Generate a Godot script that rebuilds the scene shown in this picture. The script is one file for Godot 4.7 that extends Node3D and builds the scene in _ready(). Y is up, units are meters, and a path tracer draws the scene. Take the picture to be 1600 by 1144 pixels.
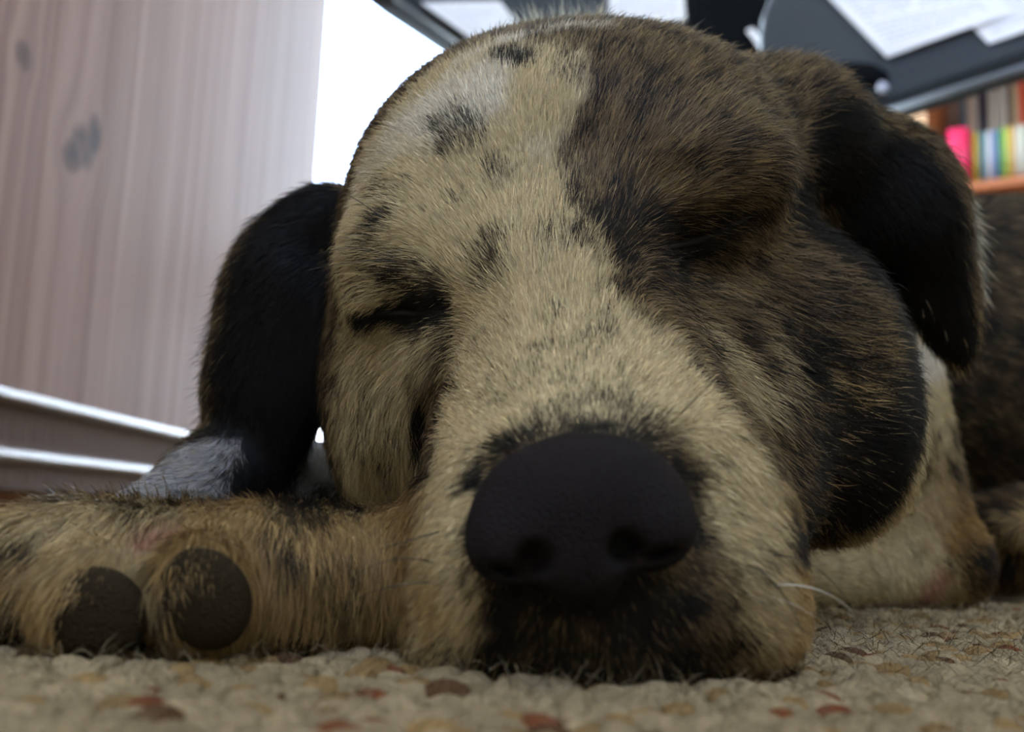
extends Node3D
# A sleeping puppy, chin on a looped wool carpet, between a pine cabinet and a chair with papers; daylight from a glazed door behind it.

const EYE := Vector3(0, 0.033, 0)

var rng := RandomNumberGenerator.new()
var grain_noise := FastNoiseLite.new()
var coat_noise := FastNoiseLite.new()
var names := {}

# ------------------------------------------------------------------ naming helpers
func numbered(called: String) -> String:
	var n: int = names.get(called, 0)
	names[called] = n + 1
	return called if n == 0 else "%s_%03d" % [called, n]

func tag(o: Node3D, label: String, category: String, group := "", kind := "") -> void:
	if label: o.set_meta("label", label)
	if category: o.set_meta("category", category)
	if group: o.set_meta("group", group)
	if kind: o.set_meta("kind", kind)

func thing(called: String, label: String, category: String, t := Transform3D(), group := "") -> Node3D:
	var o := Node3D.new()
	o.name = numbered(called)
	o.transform = t
	add_child(o, true)
	tag(o, label, category, group)
	return o

func part(called: String, m: Mesh, mat: Material, parent: Node, t := Transform3D()) -> MeshInstance3D:
	var o := MeshInstance3D.new()
	o.name = called if parent != self else numbered(called)
	o.mesh = m
	o.material_override = mat
	o.transform = t
	o.cast_shadow = GeometryInstance3D.SHADOW_CASTING_SETTING_ON
	parent.add_child(o, true)
	return o

func struct(called: String, m: Mesh, mat: Material, t := Transform3D()) -> MeshInstance3D:
	var o := part(called, m, mat, self, t)
	o.set_meta("kind", "structure")
	return o

func lin(r: float, g: float, b: float) -> Color:
	return Color(r, g, b).linear_to_srgb()

func mat(c: Color, rough := 0.7, spec := 0.5) -> StandardMaterial3D:
	var m := StandardMaterial3D.new()
	m.albedo_color = c
	m.roughness = rough
	m.metallic_specular = spec
	return m

# ------------------------------------------------------------------ plain shapes
# a box with chamfered edges, from lo to hi
func bevel_box(lo: Vector3, hi: Vector3, b := 0.002, st: SurfaceTool = null) -> SurfaceTool:
	if st == null:
		st = SurfaceTool.new()
		st.begin(Mesh.PRIMITIVE_TRIANGLES)
	st.set_smooth_group(-1)
	var c := (lo + hi) / 2
	var h := (hi - lo) / 2
	b = minf(b, minf(h.x, minf(h.y, h.z)) * 0.9)
	for ax in 3:
		for s in [-1.0, 1.0]:
			var u := (ax + 1) % 3
			var v := (ax + 2) % 3
			var q := []
			for k in [[-1, -1], [1, -1], [1, 1], [-1, 1]]:
				var p := Vector3()
				p[ax] = s * h[ax]
				p[u] = k[0] * (h[u] - b)
				p[v] = k[1] * (h[v] - b)
				q.append(c + p)
			_quad(st, q, c)
			for w in [u, v]:                      # edge chamfers, each once
				if w != (ax + 1) % 3: continue
				for s2 in [-1.0, 1.0]:
					var r := []
					for k in [[0, -1], [1, -1], [1, 1], [0, 1]]:
						var p := Vector3()
						p[ax] = s * (h[ax] - (b if k[0] else 0.0))
						p[u] = s2 * (h[u] - (0.0 if k[0] else b))
						p[v] = k[1] * (h[v] - b)
						r.append(c + p)
					_quad(st, r, c)
	for sx in [-1, 1]:
		for sy in [-1, 1]:
			for sz in [-1, 1]:
				var s := Vector3(sx, sy, sz)
				_tri(st, c + s * (h - Vector3(0, b, b)), c + s * (h - Vector3(b, 0, b)), c + s * (h - Vector3(b, b, 0)), c)
	return st

func _tri(st: SurfaceTool, a: Vector3, b: Vector3, d: Vector3, inside: Vector3) -> void:
	var n := (b - a).cross(d - a)
	if n.length_squared() < 1e-18: return
	if n.dot((a + b + d) / 3 - inside) > 0:       # front faces run clockwise
		var t := b
		b = d
		d = t
	for p in [a, b, d]: st.add_vertex(p)

func _quad(st: SurfaceTool, q: Array, inside: Vector3) -> void:
	_tri(st, q[0], q[1], q[2], inside)
	_tri(st, q[0], q[2], q[3], inside)

func done(st: SurfaceTool) -> ArrayMesh:
	st.generate_normals()
	return st.commit()

func box(lo: Vector3, hi: Vector3, b := 0.002) -> ArrayMesh:
	return done(bevel_box(lo, hi, b))

# a convex outline in x, y, from z0 to z1, with rounded rims front and back
func slab(outline: PackedVector2Array, z0: float, z1: float, rim := 0.01) -> ArrayMesh:
	var st := SurfaceTool.new()
	st.begin(Mesh.PRIMITIVE_TRIANGLES)
	st.set_smooth_group(0)
	var n := outline.size()
	var mid := Vector2()
	for p in outline: mid += p / n
	var c := Vector3(mid.x, mid.y, (z0 + z1) / 2)
	var rings := []
	for r in [[1.0, z1], [0.62, z1 - rim * 0.08], [0.29, z1 - rim * 0.29], [0.08, z1 - rim * 0.62], [0.0, z1 - rim], [0.0, z0 + rim], [0.29, z0 + rim * 0.29], [1.0, z0]]:
		var ring := PackedVector3Array()
		for i in n:
			var e := (outline[(i + 1) % n] - outline[i]).normalized()
			var g := (outline[i] - outline[(i + n - 1) % n]).normalized()
			var out := (e + g).normalized().orthogonal()
			if out.dot(outline[i] - mid) < 0: out = -out
			var p: Vector2 = outline[i] - out * rim * r[0]
			ring.append(Vector3(p.x, p.y, r[1]))
		rings.append(ring)
	for k in rings.size() - 1:
		for i in n:
			var j := (i + 1) % n
			_quad(st, [rings[k][i], rings[k][j], rings[k + 1][j], rings[k + 1][i]], c)
	for ring in [rings[0], rings[-1]]:
		for i in range(1, n - 1): _tri(st, ring[0], ring[i], ring[i + 1], c)
	return done(st)

# the outline of a rectangle with round corners
func round_rect(lo: Vector2, hi: Vector2, r: float, steps := 5) -> PackedVector2Array:
	var out := PackedVector2Array()
	var k := 0
	for c in [Vector2(hi.x - r, hi.y - r), Vector2(lo.x + r, hi.y - r), Vector2(lo.x + r, lo.y + r), Vector2(hi.x - r, lo.y + r)]:
		for i in steps + 1:
			var a := (k + float(i) / steps) * PI / 2
			out.append(c + Vector2(cos(a), sin(a)) * r)
		k += 1
	return out

# a profile in y, z swept along x from x0 to x1
func moulding(profile: PackedVector2Array, x0: float, x1: float, steps := 1) -> ArrayMesh:
	var st := SurfaceTool.new()
	st.begin(Mesh.PRIMITIVE_TRIANGLES)
	st.set_smooth_group(-1)
	var n := profile.size()
	var mid := Vector2()
	for p in profile: mid += p / n
	for s in steps:
		var a := lerpf(x0, x1, float(s) / steps)
		var b := lerpf(x0, x1, float(s + 1) / steps)
		for i in n:
			var p := profile[i]
			var q := profile[(i + 1) % n]
			var c := Vector3((a + b) / 2, mid.x, mid.y)
			var out := Vector2(q.y - p.y, p.x - q.x)
			var ins := Vector3(c.x, (p.x + q.x) / 2, (p.y + q.y) / 2) + Vector3(0, -out.x, -out.y) * 0.01 * (1.0 if Geometry2D.is_polygon_clockwise(profile) else -1.0)
			_quad(st, [Vector3(a, p.x, p.y), Vector3(b, p.x, p.y), Vector3(b, q.x, q.y), Vector3(a, q.x, q.y)], ins)
	var tri := Geometry2D.triangulate_polygon(profile)
	for i in range(0, tri.size(), 3):
		for x in [x0, x1]:
			_tri(st, Vector3(x, profile[tri[i]].x, profile[tri[i]].y), Vector3(x, profile[tri[i + 1]].x, profile[tri[i + 1]].y), Vector3(x, profile[tri[i + 2]].x, profile[tri[i + 2]].y), Vector3((x0 + x1) / 2, mid.x, mid.y))
	return done(st)

# a round tube along points, radius per point
func tube(pts: PackedVector3Array, r: PackedFloat32Array, sides := 6) -> ArrayMesh:
	var st := SurfaceTool.new()
	st.begin(Mesh.PRIMITIVE_TRIANGLES)
	st.set_smooth_group(0)
	var rings := []
	var side := Vector3.UP
	for i in pts.size():
		var t := (pts[mini(i + 1, pts.size() - 1)] - pts[maxi(i - 1, 0)]).normalized()
		if absf(t.dot(side)) > 0.95: side = Vector3.RIGHT
		var u := side.cross(t).normalized()
		side = t.cross(u).normalized()
		var ring := []
		for k in sides:
			var a := TAU * k / sides
			ring.append(pts[i] + (u * cos(a) + side * sin(a)) * r[i])
		rings.append(ring)
	for i in pts.size() - 1:
		var c := (pts[i] + pts[i + 1]) / 2
		for k in sides:
			var j := (k + 1) % sides
			_quad(st, [rings[i][k], rings[i + 1][k], rings[i + 1][j], rings[i][j]], c)
	for k in range(1, sides - 1):
		_tri(st, rings[0][0], rings[0][k], rings[0][k + 1], pts[1])
		_tri(st, rings[-1][0], rings[-1][k], rings[-1][k + 1], pts[-2])
	return done(st)

# ------------------------------------------------------------------ sculpting: a field of blended forms, meshed as surface nets
class Sculpt:
	var kind := PackedInt32Array()     # 0 ellipsoid, 1 tapered capsule, 2 crease
	var a := PackedVector3Array()
	var b := PackedVector3Array()      # radii of an ellipsoid, or the far end
	var turn: Array[Basis] = []
	var f := PackedVector4Array()      # ra, rb, blend, carve   (crease: width, depth)
	var mid := PackedVector3Array()
	var reach := PackedFloat32Array()
	var verts := PackedVector3Array()
	var normals := PackedVector3Array()
	var faces := PackedInt32Array()

	func form(c: Vector3, r: Vector3, q: Quaternion, k: float, carve := 0.0) -> void:
		kind.append(0); a.append(c); b.append(r); turn.append(Basis(q).transposed()); f.append(Vector4(0, 0, k, carve))
		mid.append(c); reach.append(maxf(r.x, maxf(r.y, r.z)) + k)

	func limb(p: Vector3, q: Vector3, ra: float, rb: float, k: float) -> void:
		kind.append(1); a.append(p); b.append(q); turn.append(Basis()); f.append(Vector4(ra, rb, k, 0))
		mid.append((p + q) / 2); reach.append(p.distance_to(q) / 2 + maxf(ra, rb) + k)

	func crease(p: Vector3, q: Vector3, w: float, depth: float) -> void:
		kind.append(2); a.append(p); b.append(q); turn.append(Basis()); f.append(Vector4(w, depth, 0, 0))
		mid.append((p + q) / 2); reach.append(p.distance_to(q) / 2 + w * 2.5)

	func dist(p: Vector3, act: PackedInt32Array) -> float:
		var d := 1000.0
		var disp := 0.0
		for i in act:
			var e: float
			var v := f[i]
			if kind[i] == 0:
				var l: Vector3 = turn[i] * (p - a[i])
				var r := b[i]
				var s := l / r
				var k0 := s.length()
				if k0 < 1e-6:
					e = -minf(r.x, minf(r.y, r.z))
				else:
					e = k0 * (k0 - 1.0) / (s / r).length()
			else:
				var ba := b[i] - a[i]
				var pa := p - a[i]
				var t := clampf(pa.dot(ba) / ba.length_squared(), 0.0, 1.0)
				var off := (pa - ba * t)
				if kind[i] == 2:
					disp += 0.75 * v.y * exp(-off.length_squared() / (v.x * v.x))
					continue
				e = off.length() - lerpf(v.x, v.y, t)
			if v.w == 0.0:
				var h := maxf(v.z - absf(d - e), 0.0)
				d = minf(d, e) - (h * h / v.z * 0.25 if h > 0.0 else 0.0)
			else:
				var h := maxf(v.z - absf(d + e), 0.0)
				d = maxf(d, -e) + (h * h / v.z * 0.25 if h > 0.0 else 0.0)
		return d + disp

	func near(p: Vector3, r: float) -> PackedInt32Array:
		var out := PackedInt32Array()
		var solid := false
		for i in kind.size():
			if p.distance_to(mid[i]) - reach[i] < r:
				out.append(i)
				if kind[i] != 2: solid = true
		return out if solid else PackedInt32Array()

	func mesh(cell: float, lo: Vector3, hi: Vector3) -> void:
		const B := 8
		var n := Vector3i(((hi - lo) / (cell * B)).ceil())
		var at := {}
		var edges := PackedInt64Array()
		var size := n * B + Vector3i.ONE * 2
		var sy := size.x
		var sz := size.x * size.y
		var val := PackedFloat32Array()
		val.resize((B + 1) * (B + 1) * (B + 1))
		var hd := cell * B * 0.87
		const W := B + 1
		var corner := PackedInt32Array([0, 1, W, W + 1, W * W, W * W + 1, W * W + W, W * W + W + 1])
		var ea := PackedInt32Array([0, 2, 4, 6, 0, 1, 4, 5, 0, 1, 2, 3])
		var eb := PackedInt32Array([1, 3, 5, 7, 2, 3, 6, 7, 4, 5, 6, 7])
		for bz in n.z:
			for by in n.y:
				for bx in n.x:
					var o := lo + Vector3(bx, by, bz) * (cell * B)
					var c := o + Vector3.ONE * (cell * B / 2)
					var act := near(c, hd)
					if act.is_empty(): continue
					if absf(dist(c, act)) > hd * 1.6: continue
					var q := 0
					var neg := 0
					for z in W:
						for y in W:
							for x in W:
								var d := dist(o + Vector3(x, y, z) * cell, act)
								val[q] = d
								if d < 0.0: neg += 1
								q += 1
					if neg == 0 or neg == W * W * W: continue
					for z in B:
						for y in B:
							for x in B:
								var base := x + y * W + z * W * W
								var m := 0
								for k in 8:
									if val[base + corner[k]] < 0.0: m |= 1 << k
								if m == 0 or m == 255: continue
								var sum := Vector3()
								var cnt := 0
								for k in 12:
									var p := ea[k]
									var r := eb[k]
									if ((m >> p) & 1) == ((m >> r) & 1): continue
									var vp := val[base + corner[p]]
									var t := vp / (vp - val[base + corner[r]])
									var pp := Vector3(p & 1, (p >> 1) & 1, p >> 2)
									var rr := Vector3(r & 1, (r >> 1) & 1, r >> 2)
									sum += pp.lerp(rr, t)
									cnt += 1
								var gx := bx * B + x
								var gy := by * B + y
								var gz := bz * B + z
								var key := gx + 1 + (gy + 1) * sy + (gz + 1) * sz
								at[key] = verts.size()
								verts.append(o + (Vector3(x, y, z) + sum / cnt) * cell)
								for k in 3:
									if (m & 1) != ((m >> (1 << k)) & 1):
										edges.append(key * 8 + k * 2 + (m & 1))
		var step := [1, sy, sz]
		for e in edges:
			var key := e >> 3
			var k := (e >> 1) & 3
			var u: int = step[(k + 1) % 3]
			var v: int = step[(k + 2) % 3]
			if not (at.has(key - u) and at.has(key - v) and at.has(key - u - v)): continue
			var i0: int = at[key]
			var i1: int = at[key - u]
			var i2: int = at[key - u - v]
			var i3: int = at[key - v]
			if e & 1: faces.append_array([i0, i2, i1, i0, i3, i2])
			else: faces.append_array([i0, i1, i2, i0, i2, i3])
		normals.resize(verts.size())
		for i in range(0, faces.size(), 3):
			var nn := (verts[faces[i + 2]] - verts[faces[i]]).cross(verts[faces[i + 1]] - verts[faces[i]])
			for k in 3: normals[faces[i + k]] += nn
		for i in normals.size(): normals[i] = normals[i].normalized()

	func add_to(m: ArrayMesh, colors: PackedColorArray, material: Material) -> void:
		var arr := []
		arr.resize(Mesh.ARRAY_MAX)
		arr[Mesh.ARRAY_VERTEX] = verts
		arr[Mesh.ARRAY_NORMAL] = normals
		arr[Mesh.ARRAY_INDEX] = faces
		if not colors.is_empty(): arr[Mesh.ARRAY_COLOR] = colors
		m.add_surface_from_arrays(Mesh.PRIMITIVE_TRIANGLES, arr)
		m.surface_set_material(m.get_surface_count() - 1, material)

# ------------------------------------------------------------------ the coat: colour patches and the lie of the hair, both in space
const CREAM := 0
const DARK := 1
const BROWN := 2
const GREY := 3  # grey fur, lightened for the back light on the upper foreleg
const RUST := 4
const WHITE := 5
const PINK := 6
const TAN := 7
var palette: Array[Vector3] = [Vector3(0.47, 0.37, 0.205), Vector3(0.01, 0.0085, 0.008), Vector3(0.165, 0.112, 0.056), Vector3(0.3, 0.29, 0.28), Vector3(0.19, 0.108, 0.036), Vector3(0.6, 0.54, 0.42), Vector3(0.36, 0.16, 0.12), Vector3(0.37, 0.245, 0.105)]
var patch_from := PackedVector3Array()
var patch_to := PackedVector3Array()
var patch_color := PackedInt32Array()
var patch_size := PackedVector2Array()   # radius, strength
var lie_at := PackedVector3Array()
var lie_dir := PackedVector3Array()
var lie_len := PackedFloat32Array()

func patch(c: int, strength: float, r: float, p: Vector3, q: Vector3) -> void:
	patch_color.append(c); patch_size.append(Vector2(r, strength)); patch_from.append(p); patch_to.append(q)

func lie(p: Vector3, d: Vector3, length: float) -> void:
	lie_at.append(p); lie_dir.append(d); lie_len.append(length)

# per vertex: light colour and the share of dark hairs; direction and length of the hair
func coat(verts: PackedVector3Array, light: PackedVector3Array, share: PackedFloat32Array, way: PackedVector3Array, length: PackedFloat32Array, plain_share: float) -> void:
	light.resize(verts.size()); share.resize(verts.size()); way.resize(verts.size()); length.resize(verts.size())
	for i in verts.size():
		var p := verts[i]
		var wob := coat_noise.get_noise_3dv(p * Vector3(95.0, 62.0, 75.0))
		var fine := coat_noise.get_noise_3dv(p * Vector3(230.0, 120.0, 170.0) + Vector3(9, 3, 1))
		var c := palette[BROWN]
		var d := plain_share
		for k in patch_color.size():
			var r := patch_size[k].x
			var a := patch_from[k]
			var pa := p - a
			var ba := patch_to[k] - a
			var l2 := ba.length_squared()
			if pa.length_squared() > (r * 1.8 + sqrt(l2)) ** 2: continue
			var t := clampf(pa.dot(ba) / l2, 0.0, 1.0) if l2 > 1e-12 else 0.0
			var x := (pa - ba * t).length() / r + wob * 0.28 + fine * 0.16
			var st := patch_size[k].y
			var w := clampf((1.3 - x) / 0.6, 0.0, 1.0)
			if w <= 0.0: continue
			if patch_color[k] == DARK: d += (maxf(st, d) - d) * w
			else:
				c = c.lerp(palette[patch_color[k]], w * st)
				d *= 1.0 - w * st
		light[i] = c
		share[i] = clampf(d + (wob * 0.6 + fine * 0.36) * 4.0 * d * (1.0 - d), 0.0, 1.0)
		var dir := Vector3()
		var ln := 0.0
		var total := 0.0
		for k in lie_at.size():
			var w := 1.0 / (p.distance_squared_to(lie_at[k]) + 4e-5)
			w *= w
			dir += lie_dir[k] * w
			ln += lie_len[k] * w
			total += w
		way[i] = dir / total
		length[i] = ln / total

class Fur:
	var v := PackedVector3Array()
	var n := PackedVector3Array()
	var c := PackedColorArray()
	var f := PackedInt32Array()

	func strand(p: Vector3, dir: Vector3, nor: Vector3, length: float, w: float, lift: float, twist: float, col: Color, bend := 0.5) -> void:
		var side := dir.cross(nor).normalized() * w
		side = side.rotated(dir, twist)
		var p0 := p - nor * 0.0004
		var p1 := p + (dir + nor * lift).normalized() * length * 0.55
		var p2 := p1 + (dir + nor * lift * (1.0 - 2.0 * bend)).normalized() * length * 0.5
		var i := v.size()
		v.append(p0 - side); v.append(p0 + side); v.append(p1 - side * 0.8); v.append(p1 + side * 0.8); v.append(p2)
		var s := side / w * 0.45
		var a := (nor - s).normalized()
		var b := (nor + s).normalized()
		n.append(a); n.append(b); n.append(a); n.append(b); n.append(nor)
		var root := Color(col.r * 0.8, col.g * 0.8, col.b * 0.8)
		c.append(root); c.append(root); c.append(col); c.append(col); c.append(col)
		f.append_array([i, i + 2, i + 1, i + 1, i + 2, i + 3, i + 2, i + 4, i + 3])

	func mesh(material: Material) -> ArrayMesh:
		var arr := []
		arr.resize(Mesh.ARRAY_MAX)
		arr[Mesh.ARRAY_VERTEX] = v
		arr[Mesh.ARRAY_NORMAL] = n
		arr[Mesh.ARRAY_COLOR] = c
		arr[Mesh.ARRAY_INDEX] = f
		var m := ArrayMesh.new()
		m.add_surface_from_arrays(Mesh.PRIMITIVE_TRIANGLES, arr)
		m.surface_set_material(0, material)
		return m

func hair_color(light: Vector3, share: float) -> Color:
	var k := palette[DARK].lerp(light, rng.randf() ** 2 * 0.6 * (1.0 - share)) if rng.randf() < share else light
	if rng.randf() < 0.18: k = k.lerp(palette[TAN], 0.45 * (1.0 - share))
	var g := exp(rng.randfn() * 0.26)
	return Color(k.x * g, k.y * g, k.z * g * (0.93 + rng.randf() * 0.14))

func grow(s: Sculpt, fur: Fur, light: PackedVector3Array, share: PackedFloat32Array, way: PackedVector3Array, length: PackedFloat32Array, density: float, bare: Array) -> void:
	for i in range(0, s.faces.size(), 3):
		var ia := s.faces[i]
		var ib := s.faces[i + 1]
		var ic := s.faces[i + 2]
		var a := s.verts[ia]
		var b := s.verts[ib]
		var c := s.verts[ic]
		var m := (a + b + c) / 3
		if m.y < 0.001: continue
		var nn := (c - a).cross(b - a)
		var area := nn.length() / 2
		if area < 1e-12: continue
		var nor := (s.normals[ia] + s.normals[ib] + s.normals[ic]).normalized()
		var to := EYE - m
		var far := to.length()
		var facing := nor.dot(to / far)
		if facing < -0.45: continue
		var hide := false
		for k in bare:
			if k.distance(m) < 0.0: hide = true
		if hide: continue
		var want := area * density * minf(1.0, (0.33 / far) ** 2) * (1.0 if facing > -0.1 else 0.6)
		var count := int(want)
		if rng.randf() < want - count: count += 1
		for k in count:
			var u := rng.randf()
			var w := rng.randf()
			if u + w > 1.0:
				u = 1.0 - u
				w = 1.0 - w
			var t := 1.0 - u - w
			var p := a * t + b * u + c * w
			var no := (s.normals[ia] * t + s.normals[ib] * u + s.normals[ic] * w).normalized()
			var dir := way[ia] * t + way[ib] * u + way[ic] * w
			dir -= no * dir.dot(no)
			dir = dir.normalized()
			dir = (dir + Vector3(rng.randfn(), rng.randfn(), rng.randfn()) * 0.15).normalized()
			var ln := (length[ia] * t + length[ib] * u + length[ic] * w) * (0.45 + rng.randf() * 0.5)
			var lift := 0.10 + rng.randf() * 0.2
			if rng.randf() < 0.03:
				lift += 0.35
				ln *= 1.25
			var col := hair_color(light[ia] * t + light[ib] * u + light[ic] * w, share[ia] * t + share[ib] * u + share[ic] * w)
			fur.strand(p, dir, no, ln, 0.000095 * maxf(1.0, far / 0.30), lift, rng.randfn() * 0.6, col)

# a tuft or fringe of longer hairs rooted along a line
func fringe(fur: Fur, p: Vector3, q: Vector3, dir: Vector3, spread: float, length: float, count: int, color: Vector3, thick: float, w := 0.00014) -> void:
	for i in count:
		var o := p.lerp(q, rng.randf()) + Vector3(rng.randfn(), rng.randfn(), rng.randfn()) * thick
		var d := (dir + Vector3(rng.randfn(), rng.randfn(), rng.randfn()) * spread).normalized()
		var g := 0.7 + rng.randf() * 0.6
		fur.strand(o, d, (EYE - o).normalized(), length * (0.5 + rng.randf() * 0.7), w, rng.randfn() * 0.2, rng.randf() * TAU, Color(color.x * g, color.y * g, color.z * g), rng.randf())

class Ball:
	var c: Vector3
	var r: float
	func distance(p: Vector3) -> float: return p.distance_to(c) - r

func ball(c: Vector3, r: float) -> Ball:
	var b := Ball.new()
	b.c = c
	b.r = r
	return b

# ------------------------------------------------------------------ textures
func noise_texture(n: FastNoiseLite, w: int, h: int, normal := false, strength := 4.0) -> NoiseTexture2D:
	var t := NoiseTexture2D.new()
	t.width = w
	t.height = h
	t.seamless = true
	t.noise = n
	t.as_normal_map = normal
	t.bump_strength = strength
	return t

func make_noise(kind: int, freq: float, oct := 3, sd := 1) -> FastNoiseLite:
	var n := FastNoiseLite.new()
	n.noise_type = kind
	n.frequency = freq
	n.fractal_octaves = oct
	n.seed = sd
	return n

# pine: upright growth lines of two widths, knots with the lines bent round them
func pine_image(w: int, h: int, knots: Array, c0: Color, c1: Color, sd: int) -> Image:
	var im := Image.create(w, h, false, Image.FORMAT_RGB8)
	var n := make_noise(FastNoiseLite.TYPE_SIMPLEX, 1.0, 2, sd)
	for y in h:
		for x in w:
			var u := float(x) / w
			var v := float(y) / h
			var bend := 0.0
			var dark := 0.0
			for k in knots:                        # u, v, half width, half height, depth
				var dx: float = (u - k[0]) / k[2]
				var dy: float = (v - k[1]) / k[3]
				var r := dx * dx + dy * dy
				bend += dx * exp(-r * 0.35) * k[2] * 0.8
				var mott := 0.85 + 0.6 * n.get_noise_2d(u * 180.0, v * 40.0)
				dark = maxf(dark, k[4] * clampf(1.35 - r, 0.0, 1.0) * clampf(mott, 0.0, 1.0))
			var uu := u - bend + 0.004 * n.get_noise_2d(u * 3.0, v * 1.5)
			var a := n.get_noise_2d(uu * 46.0, v * 0.5 + 7.0)
			var b := n.get_noise_2d(uu * 210.0, v * 1.6 + 31.0)
			var f := n.get_noise_2d(uu * 600.0, v * 9.0)
			var t := clampf(0.5 + a * 0.40 + b * 0.30 + f * 0.12, 0.0, 1.0)
			var c := c0.lerp(c1, t)
			c = c.lerp(Color(0.16, 0.075, 0.045), dark)
			im.set_pixel(x, y, c)
	return im

# ------------------------------------------------------------------ the scene
func _ready() -> void:
	rng.seed = 20
	coat_noise = make_noise(FastNoiseLite.TYPE_SIMPLEX, 1.0, 2, 5)
	# camera, at carpet height, tipped up and a little rolled
	var cam := Camera3D.new()
	cam.name = "camera"
	add_child(cam)
	cam.position = EYE
	cam.rotation_degrees = Vector3(8.4, 0, 2.3)
	cam.near = 0.01
	cam.far = 60.0
	var lens := CameraAttributesPhysical.new()
	lens.frustum_focal_length = 32.9371
	lens.frustum_focus_distance = 0.29
	lens.frustum_near = 0.01
	lens.frustum_far = 60.0
	lens.exposure_aperture = 9.5
	cam.attributes = lens
	cam.fov = 40.0365
	cam.current = true
	# daylight
	var we := WorldEnvironment.new()
	we.name = "daylight"
	var env := Environment.new()
	var sky := Sky.new()
	var psm := ProceduralSkyMaterial.new()
	psm.sky_top_color = Color(0.62, 0.74, 0.95)
	psm.sky_horizon_color = Color(0.95, 0.97, 1.0)
	psm.ground_horizon_color = Color(0.86, 0.88, 0.86)
	psm.ground_bottom_color = Color(0.5, 0.52, 0.46)
	psm.sky_energy_multiplier = 1.0
	sky.sky_material = psm
	env.background_mode = Environment.BG_SKY
	env.sky = sky
	env.background_energy_multiplier = 14.0
	env.tonemap_mode = Environment.TONE_MAPPER_LINEAR
	env.tonemap_exposure = 1.0
	env.sdfgi_enabled = true
	env.ssao_enabled = true
	env.ssil_enabled = true
	we.environment = env
	add_child(we)
	# daylight through the glazed door, and an added fill light behind the camera
	area_light("door_daylight", Vector3(-1.55, 0.1, 0), Vector3(0.1, 2.15, 0), -3.12, 1.0, Color(0.84, 0.93, 1.0), 46.0)
	area_light("front_fill", Vector3(-1.3, 1.45, 0), Vector3(1.2, 2.25, 0), 0.77, -1.0, Color(1.0, 0.86, 0.62), 0.78)
	build_room()
	build_cabinet()
	build_dog()
	build_chairs()
	build_bookshelf()

func area_light(called: String, lo: Vector3, hi: Vector3, z: float, towards: float, c: Color, energy: float) -> void:
	var l := AreaLight3D.new()
	l.name = called
	l.area_size = Vector2(hi.x - lo.x, hi.y - lo.y)
	l.position = Vector3((lo.x + hi.x) / 2, (lo.y + hi.y) / 2, z)
	if towards > 0: l.rotation.y = PI
	l.light_color = c
	l.light_energy = energy
	l.shadow_enabled = true
	l.area_range = 12.0
	l.area_attenuation = 2.0
	add_child(l)

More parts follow.
